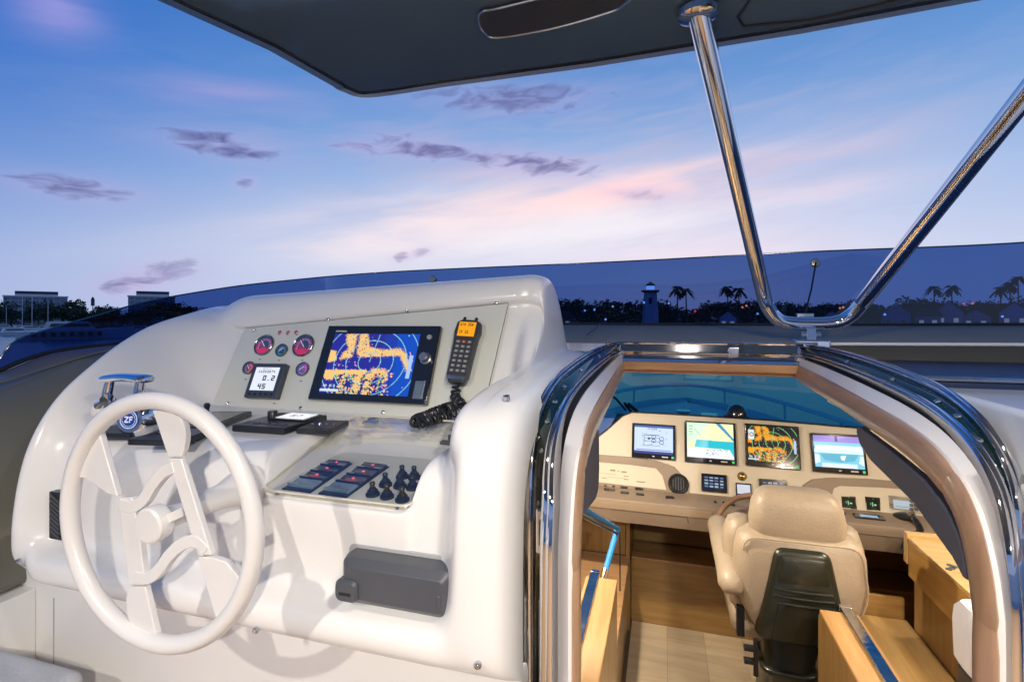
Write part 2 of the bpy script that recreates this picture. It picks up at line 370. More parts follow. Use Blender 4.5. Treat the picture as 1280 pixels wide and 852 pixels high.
def radar(w, h, bg=(38, 38, 150), bg2=(10, 75, 190), yel=(250, 200, 120), ring=(150, 215, 220), n=130):
    c = Canvas(w, h, bg)
    c.rect(.72, 0, 1, 1, bg2); c.poly([(.6, 0), (.75, 0), (.8, 1), (.66, 1)], tuple((a + b) // 2 for a, b in zip(bg, bg2)), 2)
    c.poly([(0, .28), (.07, .3), (.1, .46), (0, .5)], yel, .8); c.poly([(.15, 0), (.27, 0), (.28, .4), (.14, .44), (.16, .32), (.21, .28), (.15, .1)], yel, 1.6, .03)
    c.poly([(.3, 0), (.4, .0), (.45, .22), (.6, .27), (.8, .24), (.88, .32), (.98, .6), (.92, .6), (.82, .36), (.55, .38), (.36, .40), (.32, .3)], yel, 1.5, .05)
    c.poly([(0, .62), (.48, .60), (.48, .68), (.14, .7), (.13, .78), (.03, .78), (0, .72)], yel, .9)
    c.poly([(.52, .58), (.68, .57), (.73, .66), (.72, .78), (.64, .7), (.55, .7)], yel, 1.6, .1)
    for x0, x1 in ((.22, .28), (.37, .46), (.5, .58)): c.poly([(x0, .66), (x1, .66), (x1 - .02, 1), (x0 - .02, 1)], yel, 1.6, .06)
    c.specks(.12, .66, .72, .98, n, (20, 30, 90), .009); c.specks(.1, .6, .78, 1, n, yel, .009); c.specks(.12, .7, .7, .98, n // 3, (60, 190, 130), .007)
    c.specks(.2, .0, .85, .4, n // 2, (60, 50, 70), .007); c.specks(.1, .48, .4, .56, 12, (240, 170, 190), .006); c.specks(.1, .0, .95, .95, 30, (240, 240, 245), .005)
    c.specks(.58, .6, .8, .95, 12, (240, 110, 160), .007)
    for r in (.13, .27, .41, .55): c.disc(.49, .47, r, ring, r - 1.3 / w)
    c.line(.49, .47, .54, .02, ring, 1.2); c.line(.92, .3, .97, .45, (245, 190, 190), 1.5)
    c.rect(0, .93, .22, .965, (210, 225, 245)); c.rect(.93, .36, .97, .72, (170, 200, 245)); c.text('HD 0.5', .03, .86, (220, 230, 250))
    return c
# ================================================================== water, shore ground
o = obj('water', *gridf([[(x, y, -5.0) for x in (-6000, -400, -60, 0, 60, 400, 6000)] for y in (-6000, -300, 0, 60, 400, 9000)]), mat('harbour_water', (.0, .19, .31), .22, bump=.5, bscale=.35, spec=.3), smooth=False)
tag(o, kind='structure')
P = [far(px, 395, d) for px, d in ((-900, 300), (-200, 270), (60, 260), (260, 235), (520, 215), (700, 205), (950, 200), (1300, 195), (1800, 200), (2600, 260))]
Q = [EYE + (p - EYE) * 4 for p in P]
o = obj('shore_ground', *gridf([[(p.x, p.y, -5.3) for p in P], [(p.x, p.y, -3.6) for p in [EYE + (p - EYE) * 1.01 for p in P]], [(p.x, p.y, -3.2) for p in Q]]), mat('dark_shore', (.05, .055, .05), .9, var=.3, vscale=.1), smooth=False)
tag(o, kind='structure')
# ================================================================== flybridge deck, cowl, decks
o = obj('flybridge_deck', *bx(-2.6, 2.4, -3.2, .86, -.06, 0), mat('teak_deck', (.30, .19, .10), .6, var=.15, stretch=(1, .1, 1)), smooth=False, bevel=.004); tag(o, kind='structure')
# windscreen base and top curves
GB = [(-2.22, 1.19, 1.305), (-2.22, 1.35, 1.362), (-2.2, 1.6, 1.385), (-2.15, 1.9, 1.40), (-2.0, 2.25, 1.42), (-1.7, 2.5, 1.437), (-1.2, 2.65, 1.452), (-.5, 2.7, 1.4585), (.3, 2.7, 1.459), (1.0, 2.68, 1.462), (1.6, 2.6, 1.468), (2.1, 2.4, 1.474), (2.5, 2.0, 1.478)]
def gtop():
    T = [onX(0, 448, -2.215), onX(19, 426, -2.2), onX(62, 411, -2.18), onX(125, 393, -2.16), onX(187, 376, -2.10), onX(266, 362, -2.04), onX(330, 353.5, -1.86), onY(440, 343, 2.60),
         onY(540, 337, 2.72), onY(770, 327, 2.76), onY(1000, 315, 2.74), onY(1280, 303, 2.64)]
    T.append(T[-1] + Vector((.5, -.25, .02))); return T
GT = gtop()
base = smooth_path(GB, 8)
# cowl: from the bright strip line to the glass foot
frontc = []
for p in base:
    f = Vector((p.x * .93, min(p.y - .18, 2.0), 1.395 + max(0, p.x) * .012))
    if p.x < -1.9: f = Vector((p.x + .1, p.y, p.z + .006))
    frontc.append(f)
rows = []
for k in range(5):
    t = k / 4; rows.append([f.lerp(Vector((p.x, p.y, p.z - .004)), t) + Vector((0, 0, .012 * math.sin(math.pi * t))) for f, p in zip(frontc, base)])
rows.append([Vector((p.x * 1.03, p.y + .12, p.z - .05)) for p in base])
i0 = next(i for i, p in enumerate(base) if p.y > 1.75)
rows = [r[i0:] for r in rows]
cowl = obj('cowl_deck', *gridf(rows), cowlm, smooth=True, angle=60); tag(cowl, kind='structure')
seamx = -.02
# thin bright strip along the aft edge of the cowl
o = obj('cowl_edge_strip', *tube([(x, 1.992, 1.398 + max(0, x) * .012) for x in (-.2, .3, .8, 1.4, 2.3)], .0055, 8), mat('white_strip', (.8, .78, .74), .3), cowl)
o = obj('cowl_seam', *tube([onY(750, 404.5, 2.6), onY(742, 412, 2.3), onY(734, 418, 2.03)], .0022, 6), blackp, cowl)
# fascia and decks to starboard of the hatch
fas = obj('cowl_fascia', *gridf([[(x, 1.997, 1.392 + max(0, x) * .012) for x in (.44, .8, 1.4, 2.3)], [(x, 2.02, 1.366 + max(0, x) * .004) for x in (.44, .8, 1.4, 2.3)], [(x, 2.03, 1.335) for x in (.44, .8, 1.4, 2.3)]]), mat('dark_grey_fascia', (.11, .112, .108), .45, var=.05)); tag(fas, kind='structure')
sd = obj('side_pad_deck', *bx(.50, 2.3, 1.42, 2.028, 1.30, 1.352), navy, bevel=.008, smooth=True); tag(sd, kind='structure')
sd2 = obj('white_side_deck', *join(bx(.585, 2.3, .2, 1.405, 1.22, 1.338)), mat('white_deck_gloss', (.72, .74, .78), .18, coat=.5, var=.10, vscale=5), bevel=.014, segs=4); tag(sd2, kind='structure')
o = obj('deck_edge_strip', *tube([(.56, 1.412, 1.356), (1.4, 1.412, 1.356), (2.3, 1.412, 1.356)], .006, 8), chrome_r, sd2)
# port coaming, glossy dark grey
ztop = lambda y: 1.385 if y >= 1.6 else (1.366 + (y - 1.34) * .073 if y > 1.34 else (1.306 + (y - 1.195) * .414 if y > 1.195 else 1.306 - (1.195 - y) * .30))
rows = []
for y in [-.6, -.1, .3, .6, .8, .95, 1.07, 1.195, 1.28, 1.34, 1.45, 1.6, 1.8, 2.05, 2.3]:
    z = ztop(y); pr = [(-2.36, z - .25), (-2.30, z - .06), (-2.235, z - .005), (-2.16, z + .004), (-2.06, z - .004), (-1.97, z - .035), (-1.885, z - .09), (-1.82, z - .17), (-1.775, z - .27), (-1.745, z - .38), (-1.73, z - .48), (-1.725, .745), (-1.78, .735), (-1.95, .735)]
    rows.append([(x, y, max(zz, .735)) for x, zz in pr])
co = obj('port_coaming', *gridf(rows), coam, sub=1); tag(co, kind='structure')
o = obj('moulding_line', *tube(smooth_path([(-2.05, .2, ztop(.2) + .004), (-2.05, .8, ztop(.8) + .004), (-2.04, 1.195, ztop(1.195) + .004), (-2.02, 1.5, 1.379), (-1.98, 1.9, 1.375)], 5), .004, 8), coam, co)
# white inner liner below, port side, and bench cushion
o = obj('flybridge_liner', *join(bx(-2.4, -.292, 1.0, 1.03, -.02, .9), bx(-2.4, -1.69, -3, 1.0, -.02, .737)), gel, bevel=.004); tag(o, kind='structure')
o = obj('liner_seam', *tube([(-1.62, .9995, .0), (-1.62, .9995, .72)], .0015, 6), mat('soft_seam', (.4, .38, .35), .5), o)
t = thing('bench_seat', (-1.5, .3, 0), 'pale grey bench cushion corner at the lower left, below the dark coaming', 'bench')
obj('seat_base', *bx(-1.688, -1.36, -.8, .86, 0, .53), gel, t, bevel=.015)
obj('cushion', *bx(-1.687, -1.33, -.8, .895, .53, .655), cush, t, bevel=.03, segs=5)

# ================================================================== flybridge windscreen
top = smooth_path(GT, 8)
n = len(base)
def resample(P, m):
    L = [0]
    for a, b in zip(P, P[1:]): L.append(L[-1] + (b - a).length)
    out = []
    for i in range(m):
        s = L[-1] * i / (m - 1); j = max(k for k in range(len(L)) if L[k] <= s + 1e-9); j = min(j, len(P) - 2)
        out.append(P[j].lerp(P[j + 1], (s - L[j]) / max(1e-9, L[j + 1] - L[j])))
    return out
def match_top():
    """for each foot point take the top point at the same bearing round the boat's centre (0, .6)"""
    out = []
    T = resample(top, 400)
    for p in base:
        an = math.atan2(p.x, p.y - .6)
        q = min(T, key=lambda q: abs(math.atan2(q.x, q.y - .6) - an)); out.append(q)
    return out
TT = match_top()
TT[0] = base[0] + Vector((.003, -.006, .012)); TT[1] = TT[1].lerp(base[1] + Vector((0, 0, .035)), .25)
ws = thing('windscreen', (0, 2.7, 1.45), 'long low blue-tinted glass windscreen wrapping round the front of the flybridge', 'windscreen')
obj('glass_pane', *gridf([base, [b.lerp(t_, .5) for b, t_ in zip(base, TT)], TT]), fly_glass, ws, angle=80)
obj('top_edge', *tube(TT, .0032, 6), mat('glass_edge', (.015, .05, .12), .15), ws)
obj('base_gasket', *tube(base, .008, 6), rubber, ws)
for (px, py, Y, nm) in ((540, 348, 2.70, 0), (1020, 328, 2.70, 1)):
    c = onY(px, py, Y - .03)
    k = obj('glass_knob', *lathe([(.0, 0), (.018, .002), (.021, .008), (.017, .016), (.009, .02), (.009, .05)], c, (0, 1, -.1)), mat('brass_grey', (.42, .38, .28), .3, metal=.9), ws)
    if nm: 
        e = onY(1006, 394, 2.60)
        obj('stay_rod', *tube([c, c.lerp(e, .5) + Vector((.004, 0, 0)), e], .004, 8), blackp, ws)
        obj('stay_foot', *boxg(e, (.07, .03, .02)), chrome_r, ws, bevel=.004)

# ================================================================== hardtop
ZT = 2.15
O = [onZ(180, -3, ZT), onZ(333, 65, ZT), onZ(425, 116, ZT), onZ(462, 124.5, ZT), onZ(560, 111, ZT), onZ(740, 87, ZT), onZ(1000, 46, ZT), onZ(1250, 0, ZT)]
dirl = (O[0] - O[1]).normalized(); dirr = (O[-1] - O[-2]).normalized()
outl = [O[0] + dirl * 2.6, O[0], O[1]] + smooth_path([O[1].lerp(O[2], .85), O[2], O[3], O[4], O[4].lerp(O[5], .3)], 6) + [O[5], O[6], O[7], O[7] + dirr * .45, O[7] + dirr * .55 + Vector((.05, -.2, 0)), Vector((O[7].x + .75, -2.4, ZT))]
cen = sum(outl, Vector()) / len(outl)
def inset(P, d):
    out = []; n = len(P)
    for i in range(n):
        a, b, c = P[i - 1], P[i], P[(i + 1) % n]
        e1 = (b - a).normalized(); e2 = (c - b).normalized(); nn = Vector((-(e1.y + e2.y), e1.x + e2.x, 0))
        if nn.length < 1e-6: nn = Vector((-e1.y, e1.x, 0))
        nn.normalize()
        if nn.dot(cen - b) < 0: nn = -nn
        out.append(b + nn * d)
    return out
def lift(P, z): return [Vector((p.x, p.y, z)) for p in P]
in1 = inset(outl, .040); in2 = inset(outl, .049)
ht = thing('hardtop', (cen.x, cen.y, ZT), 'dark glossy hardtop roof overhanging the helm at the top of the photo', 'hardtop')
V, Fc = rings([lift(in2, ZT + .004), lift(in1, ZT + .004), lift(in1, ZT - .002), lift(inset(outl, .008), ZT + .002), lift(outl, ZT + .016), lift(outl, ZT + .07), lift(inset(outl, .03), ZT + .11)], caps=False)
obj('rim', V, Fc, mat('blue_grey_rim', (.045, .062, .085), .15, coat=.8), ht, angle=30)
V = lift(in2, ZT + .003) + lift(inset(outl, .03), ZT + .11); m = len(in2)
obj('underside', V, [tuple(range(m)), tuple(range(2 * m - 1, m - 1, -1))], topm, ht, smooth=False)
def plate(pts_px, name, mt_, dz, z=ZT, seam=True, sub=None):
    pts = [onZ(x, y, z - dz) for x, y in pts_px]
    return pts
slot = smooth_path([onZ(598, 25, ZT), onZ(602, 13, ZT), onZ(625, 8, ZT), onZ(690, -8, ZT), onZ(775, -28, ZT), onZ(800, -20, ZT), onZ(782, 3, ZT), onZ(760, 14, ZT), onZ(690, 34, ZT), onZ(622, 45.5, ZT), onZ(604, 38, ZT)], 5, True)
V, Fc = prism(lift(slot, ZT + .002), (0, 0, -.006)); obj('hatch_panel', V, Fc, mat('bronze_grey_panel', (.055, .05, .042), .13, coat=.6), ht, smooth=False)
obj('hatch_seam', *tube(lift(slot, ZT - .004), .0025, 6, True), chrome_r, ht)
sq = [onZ(930, 34, ZT), onZ(938, 0, ZT), onZ(950, -60, ZT), onZ(1300, -120, ZT), onZ(1120, 2, ZT)]
obj('access_seam', *tube(smooth_path(lift(sq, ZT + .001), 2, True), .003, 6, True), blackp, ht)
sq = [onZ(724, 30, ZT), onZ(762, 6, ZT), onZ(775, 10, ZT), onZ(735, 34, ZT)]
for (px, py, d) in ((345, 62, 0), (615, 95, 1)):
    c = onZ(px, py, ZT + .001); 
# recessed downlights in the hardtop: the lamps that light this helm
def downlight(x, y, power, label, size=.06):
    t = thing('downlight', (x, y, ZT), label, 'ceiling light', 'downlights under the hardtop')
    obj('bezel', *lathe([(.045, 0), (.05, -.006), (.036, -.008), (.033, .0)], (x, y, ZT), (0, 0, 1)), chrome, t)
    obj('lens', *lathe([(0, -.002), (.033, -.002)], (x, y, ZT), (0, 0, 1)), mat('lit_lens', (.8, .8, .8), .3, emit=(1, .87, .7), estr=4), t)
    l = bpy.data.lights.new('downlight_lamp', 'AREA'); l.shape = 'DISK'; l.size = size; l.energy = power; l.color = (1.0, .92, .82)
    lo = bpy.data.objects.new('downlight_lamp', l); COL.objects.link(lo); lo.parent = t; lo.location = (0, 0, -.012)
downlight(.75, -1.05, 100, 'round recessed downlight under the hardtop, starboard side behind the helm')
downlight(-.95, -.85, 32, 'round recessed downlight under the hardtop, port side behind the helm')

downlight(.15, .38, 9, 'added round downlight under the hardtop, out of view above the companionway', .06)  # extra lamp, added to brighten the hatch frame, shelf and cowl from above

# ================================================================== polished V support tube
t = thing('hardtop_support', (.48, 2.0, 1.40), 'polished steel V-shaped tube holding the hardtop, standing above the companionway', 'support tube')
pT = onZ(872, 12, ZT); pB = onY(985, 403, 2.0); pR = Vector((.80, 1.15, ZT))
path = [pT, onY(906, 170, 1.44), onY(940, 332, 1.83)]
a = onY(1010, 405, 2.0)
L0 = pT; L1 = onY(957, 378, 1.965); C1 = onY(985, 403.5, 2.0); C2 = onY(1040, 404, 2.0); R1 = onY(1078, 378, 1.965)
path = [L0 + (L1 - L0) * (k / 6) for k in range(7)] + smooth_path([L1, onY(967, 394, 1.99), C1, C2, onY(1063, 394.5, 1.99), R1], 6)[1:-1] + [R1 + (pR - R1) * (k / 6) for k in range(7)]
obj('tube', *tube(path, .0235, 20), chrome, t, angle=60)
obj('flange', *lathe([(.026, -.02), (.040, -.016), (.042, -.004), (.03, 0), (.03, .004)], L0 + Vector((0, 0, 0)), (0, 0, 1)), chrome, t)
b0 = onY(1012, 424, 2.0)
obj('bracket_foot', *boxg((b0.x, 1.985, 1.405), (.11, .05, .03)), chrome, t, bevel=.006)
obj('bracket_clamp', *join(boxg((b0.x, 1.99, 1.435), (.03, .03, .05)), lathe([(.0, -.03), (.010, -.03), (.010, .03), (0, .03)], (b0.x, 1.985, 1.437), (1, 0, 0), 12)), chrome, t, bevel=.003)

# ================================================================== companionway frame
IP = [(1.955, 1.333), (1.75, 1.325), (1.5, 1.313), (1.25, 1.299), (1.12, 1.289), (1.03, 1.274), (.96, 1.248), (.915, 1.212), (.885, 1.16), (.868, 1.10), (.863, 1.03), (.863, .7), (.863, .3), (.863, -.2)]
OPL = [(-.175, 1.93, 1.401), (-.20, 1.72, 1.395), (-.225, 1.5, 1.380), (-.25, 1.28, 1.352), (-.262, 1.19, 1.325), (-.27, 1.14, 1.292), (-.276, 1.105, 1.25), (-.28, 1.085, 1.205), (-.283, 1.073, 1.15), (-.284, 1.068, 1.09), (-.285, 1.066, 1.02), (-.285, 1.066, .7), (-.285, 1.066, .3), (-.285, 1.066, -.2)]
XL, XR = -.15, .442; XM = (XL + XR) / 2
def side(s):
    f = lambda x: x if s < 0 else 2 * XM - x
    I = smooth_path([(f(XL), y, z) for y, z in IP], 4); Op = smooth_path([(f(x), y, z) for x, y, z in OPL], 4)
    return I, Op
hf = thing('hatch_frame', (XM, .9, -.2), 'companionway frame of white moulding, walnut trim, smoked acrylic and chrome rails', 'hatch frame')
def band(I, Op, prof, s):
    wp = lambda p: 1.0 + .5 * max(0, min(1, (1.30 - p.z) / .15))
    """prof: list of (fraction from the inner to the outer edge, height along the outward normal)"""
    rows = []
    for i in range(len(I)):
        a = I[max(i - 1, 0)]; b = I[min(i + 1, len(I) - 1)]; tn = (b - a).normalized(); w = Op[i] - I[i]
        nn = tn.cross(w).normalized() * (1 if s > 0 else -1)
        if nn.dot(Vector((0, -.6, 1))) < 0: nn = -nn
        rows.append([I[i] + w * (max(f, 0) ** wp(I[i])) + nn * h for f, h in prof])
    return gridf(rows)
def arc(f0, f1, h, base=0.0, k=6): return [(f0 + (f1 - f0) * (1 - math.cos(math.pi * i / k)) / 2, base + h * math.sin(math.pi * i / k)) for i in range(k + 1)]
for s in (-1, 1):
    I, Op = side(s)
    obj('white_moulding', *band(I, Op, [(0, -.003), (0, .003), (.02, .006), (.31, .008), (.335, .004), (.345, -.02)], s), tframe, hf, angle=50)
    obj('inner_groove', *band(I, Op, [(.33, -.018), (.47, -.018), (.471, -.002)], s), rubber, hf)
    obj('inner_rail', *band(I, Op, [(.455, -.01)] + arc(.455, .52, .012, .004) + arc(.525, .60, .016, .004) + [(.60, -.01)], s), chrome, hf, angle=75)
    obj('acrylic_band', *band(I, Op, [(.598, .001), (.65, .004), (.84, .004), (.885, .0)], s), acryl, hf, angle=70)
    obj('outer_rail', *band(I, Op, [(.885, -.01)] + arc(.885, .95, .012, .003) + arc(.955, 1.04, .017, .003) + [(1.04, -.02), (1.04, -.06)], s), chrome, hf, angle=75)
    # screws in the acrylic
    n = len(I)
    for kk in ([6, 10, 14, 17, 21, 26, 31] if s > 0 else [6, 10, 14, 18, 22, 27, 34, 44]):
        w = Op[kk] - I[kk]; tn = (I[kk + 1] - I[kk - 1]).normalized(); nn = tn.cross(w).normalized()
        if nn.dot(Vector((0, -.6, 1))) < 0: nn = -nn
        c = I[kk] + w * .745 ** (1.0 + .5 * max(0, min(1, (1.30 - I[kk].z) / .15))) + nn * .004
        obj('screw', *lathe([(.0065, 0), (.006, .003), (.003, .0042), (0, .0035)], c, nn, 10), chrome_r, hf)
    # walnut reveal, in two lengths
    D = []
    for i in range(n):
        tn = (I[min(i + 1, n - 1)] - I[max(i - 1, 0)]).normalized(); nn = Vector((0, tn.z, -tn.y))
        if nn.dot(Vector((0, 1, -1))) < 0: nn = -nn
        D.append(nn)
    ins = Vector((-s * .0, 0, 0)); w2 = Vector((-s * .009, 0, 0))
    split = next(i for i in range(n) if I[i].z < 1.262); split2 = next(i for i in range(n) if I[i].z < 1.08)
    for (a0, a1, mm) in ((0, split, walnuty), (split, split2, walnut), (split2, n - 1, walnut)):
        rows = []
        for i in range(a0, a1 + 1):
            d = D[i]; off = 0.0008 if i in (a0, a1) else 0
            prof = [I[i] + d * .0, I[i] + d * (-.004) + w2 * .4, I[i] + d * .003 + w2, I[i] + d * .028 + w2 * 1.2, I[i] + d * .048 + w2, I[i] + d * .053 + w2 * .3, I[i] + d * .053 - w2]
            cc = sum(prof, Vector()) / len(prof); rows.append([cc + (p - cc) * (1 - off * 120) for p in prof])
        obj('walnut_trim', *gridf(rows), mm, hf, angle=60)
# lintel: mirror-polished strip over a walnut head trim
z0, z1 = 1.340, 1.398
obj('mirror_strip', *gridf([[(x, 1.975, z1 + .004) for x in np.linspace(-.19, .48, 12)], [(x, 1.958, z1) for x in np.linspace(-.19, .48, 12)], [(x, 1.945, z0 + .008) for x in np.linspace(-.17, .46, 12)], [(x, 1.93, z0 + .004) for x in np.linspace(-.16, .452, 12)], [(x, 1.925, z0 - .004) for x in np.linspace(-.155, .447, 12)]]), chrome, hf, angle=25)
obj('mirror_rail', *tube([(-.185, 1.935, z0 + .028), (.475, 1.935, z0 + .028)], .004, 8), chrome, hf)
obj('lintel_slider', *boxg((.235, 1.937, z0 + .036), (.032, .012, .03)), chrome_r, hf, bevel=.003)
obj('upper_rail', *tube([(-.21, 1.96, z1 + .002), (.50, 1.96, z1 + .006)], .006, 8), chrome, hf)
obj('head_trim', *bx(XL - .01, XR + .01, 1.926, 1.962, 1.305, 1.334), walnutx, hf, bevel=.004)
obj('head_reveal', *bx(XL - .01, XR + .01, 1.963, 2.03, 1.290, 1.322), walnutx, hf, bevel=.003)
# the latch plate on the port jamb
c = onY(678, 662, .96)
obj('latch_plate', *boxg((c.x, .955, c.z), (.022, .012, .085)), chrome, hf, bevel=.004)
obj('latch_slot', *boxg((c.x + .001, .948, c.z), (.011, .006, .05)), blackg, hf, bevel=.003)
# slate coamings inside the opening
obj('slate_lining', *prism([(XL + .011, y, z) for y, z in ((.942, 1.22), (1.05, 1.24), (1.16, 1.25), (1.168, 1.15), (1.15, 1.112), (1.11, 1.105), (.942, 1.135))], (-.02, 0, 0)), uphol, hf, bevel=.006)
Pr = [(.935, 1.13), (.95, 1.16), (.99, 1.19), (1.06, 1.215), (1.2, 1.23), (1.385, 1.243), (1.388, 1.225), (1.365, 1.202), (1.30, 1.182), (1.1, 1.16), (.97, 1.12), (.935, 1.10)]
obj('slate_lining', *prism([(XR - .008, y, z) for y, z in Pr], (.02, 0, 0)), uphol, hf, bevel=.006)
# ================================================================== helm console moulding
def sec_main(x):
    t = (x + 1.455) / 1.0; zt = 1.452 + .088 * max(0, min(1.1, t)); yt = 1.384 + .475 * (zt - 1.212)
    h = .115 - .035 * max(0, min(1, t)); hb = .02 + .02 * (1 - max(0, min(1, t)))
    return [(1.00, .0), (1.00, .80), (.985, .845), (.89, .835), (.858, .855), (.856, .895), (.872, .914), (.915, .925), (.926, .955), (.93, 1.05), (.938, 1.135), (.958, 1.182), (1.0, 1.2),
            (1.08, 1.2), (1.17, 1.2), (1.27, 1.2), (1.355, 1.2), (1.380, 1.207), (1.442, 1.33), (yt + .002, zt - .012), (yt - .008, zt + .001), (yt - .019, zt + .009), (yt - .019, zt + hb + .012), (yt + .004, zt + h + .002), (yt + .09, zt + h + .018), (yt + .24, zt + h), (1.82, 1.42), (1.9, 1.33)]
def sec_pod(x):
    s = sec_main(x); s[9] = (.924, 1.02); s[10] = (.924, 1.085); s[11] = (.926, 1.103); s[12] = (.945, 1.108); s[13] = (1.10, 1.117); s[14] = (1.235, 1.128); s[15] = (1.268, 1.198)
    return s
cl = [(1.0, 0), (1.0, .80), (.985, .85), (.93, .852), (.885, .866), (.862, .90), (.860, .94), (.861, .98), (.864, 1.02), (.872, 1.08), (.884, 1.14), (.905, 1.20), (.94, 1.262), (.99, 1.315), (1.06, 1.358), (1.14, 1.40), (1.22, 1.432), (1.29, 1.46), (1.36, 1.482), (1.42, 1.498), (1.46, 1.508), (1.49, 1.516), (1.52, 1.524), (1.56, 1.533), (1.63, 1.545), (1.74, 1.545), (1.83, 1.42), (1.9, 1.33)]
cr = [(1.0, 0), (1.0, .79), (.985, .822), (.91, .826), (.872, .845), (.860, .88), (.858, .93), (.858, .99), (.858, 1.05), (.860, 1.11), (.865, 1.17), (.877, 1.225), (.90, 1.27), (.94, 1.305), (1.0, 1.327), (1.07, 1.338), (1.14, 1.345), (1.22, 1.35), (1.30, 1.355), (1.38, 1.36), (1.45, 1.365), (1.52, 1.368), (1.6, 1.371), (1.68, 1.374), (1.76, 1.377), (1.85, 1.378), (1.92, 1.36), (1.94, 1.33)]
def off(P, dy, dz, i0=3): return [(y + (dy if i >= i0 else 0), z + (dz if i >= i0 else 0)) for i, (y, z) in enumerate(P)]
def mixs(A, B, t): return [(a[0] * (1 - t) + b[0] * t, a[1] * (1 - t) + b[1] * t) for a, b in zip(A, B)]
def hoodend(z_drop, fr):
    m_ = sec_main(-.42); out = []
    for i in range(28):
        if i < 15: out.append(cr[i])
        elif i < 17: out.append((cr[i][0] * .5 + m_[i][0] * .5, 1.345))
        elif i == 17: out.append((1.385, 1.35))
        elif i == 18: out.append((1.43, 1.40))
        elif i < 26: out.append((m_[i][0] + (.012 if i < 23 else 0), max(1.37, m_[i][1] - z_drop)))
        else: out.append(cr[i])
    return out
st = []
st.append((-1.570, off(cl, .06, -.075)))
st.append((-1.568, off(cl, .035, -.035)))
st.append((-1.560, off(cl, .008, -.006)))
st.append((-1.545, cl))
st.append((-1.53, off(cl, .003, -.001)))
A = sec_main(-1.42)
st.append((-1.512, mixs(off(cl, .01, -.01), A, .25)))
st.append((-1.495, mixs(cl, A, .72)))
st.append((-1.472, mixs(cl, A, .96)))
for x in (-1.45, -1.30, -1.10, -.92, -.875): st.append((x, sec_main(x)))
st.append((-.858, mixs(sec_main(-.86), sec_pod(-.86), .12)))
st.append((-.846, sec_pod(-.845)))
for x in (-.82, -.66, -.52): st.append((x, sec_pod(x)))
st.append((-.492, sec_pod(-.49)))
st.append((-.484, mixs(sec_main(-.48), sec_pod(-.48), .12)))
st.append((-.472, sec_main(-.472)))
st.append((-.448, mixs(sec_main(-.45), cr, .0)))
fa = sec_main(-.43); fa = [a if i < 13 else (a[0] * .35 + b[0] * .65, a[1] * .35 + b[1] * .65) if i < 17 else a for i, (a, b) in enumerate(zip(fa, hoodend(0, 0)))]
st.append((-.425, fa))
mm_ = sec_main(-.42)
st.append((-.400, [(b[0] * .75 + a[0] * .25, b[1] * .75 + a[1] * .25) if i < 12 else a for i, (a, b) in enumerate(zip(hoodend(0, 0), mm_))]))
st.append((-.372, [(b[0] * .1 + a[0] * .9, b[1] * .1 + a[1] * .9) if i < 12 else a for i, (a, b) in enumerate(zip(hoodend(.008, 0), mm_))]))
st.append((-.356, [(b[0] * .0 + a[0] * 1, a[1]) for a, b in zip(hoodend(.018, 0), mm_)]))
st.append((-.348, mixs(hoodend(.06, 0), cr, .25)))
st.append((-.345, mixs(hoodend(.1, 0), cr, .85)))
st.append((-.335, cr))
st.append((-.30, off(cr, .003, -.001)))
st.append((-.278, off(cr, .014, -.01)))
st.append((-.264, off(cr, .05, -.03)))
st.append((-.262, off(cr, .10, -.07)))
cons = thing('helm_console', (-.95, 1.0, 0), 'white moulded flybridge helm console with raised instrument hood and rounded arms', 'console')
def sst(v): v = max(0, min(1, v)); return v * v * (3 - 2 * v)
rows = [[(x - (.135 * sst((y - .93) / .45) * sst((-1.47 - x) / .075)), y, z) for y, z in sc] for x, sc in st]
V, Fc = gridf(rows); body = obj('console_body', V, [tuple(reversed(f)) for f in Fc], gel, cons, sub=3)
# cap screws on the moulding
def cap(px, py, Y, par, r=.007):
    c = onY(px, py, Y); obj('cap_screw', *lathe([(r, -.004), (r, .002), (r * .6, .006), (0, .0065)], c, (0, -1, 0), 12), chrome_r, par)
cap(597, 831, .859, cons); cap(320, 787, .857, cons); cap(23, 700, .864, cons, .005)
c = onX(634, 495, -.34); obj('cap_screw', *lathe([(.007, -.006), (.007, .003), (0, .005)], onZ(633, 496, 1.334), (0, -.25, 1), 12), chrome_r, cons)
# side vent grille on the port face
v0 = onY(74, 643, .905); fr = (Vector((1, 0, 0)), Vector((0, 0, 1)), Vector((0, -1, 0)))
vg = thing('speaker_grille', v0, 'small black slatted grille on the white console face left of the wheel', 'grille')
obj('grille_frame', *prism(rrect(v0 + Vector((0, .012, 0)), .048, .118, .004, fr), (0, -.02, 0)), blackp, vg, bevel=.002)
for k in range(9):
    z = v0.z - .044 + k * .011
    obj('slat', *boxg((v0.x, v0.y - .010, z), (.038, .004, .0035), frame((0, -1, .0), (.55, 0, 1))), greyp, vg)
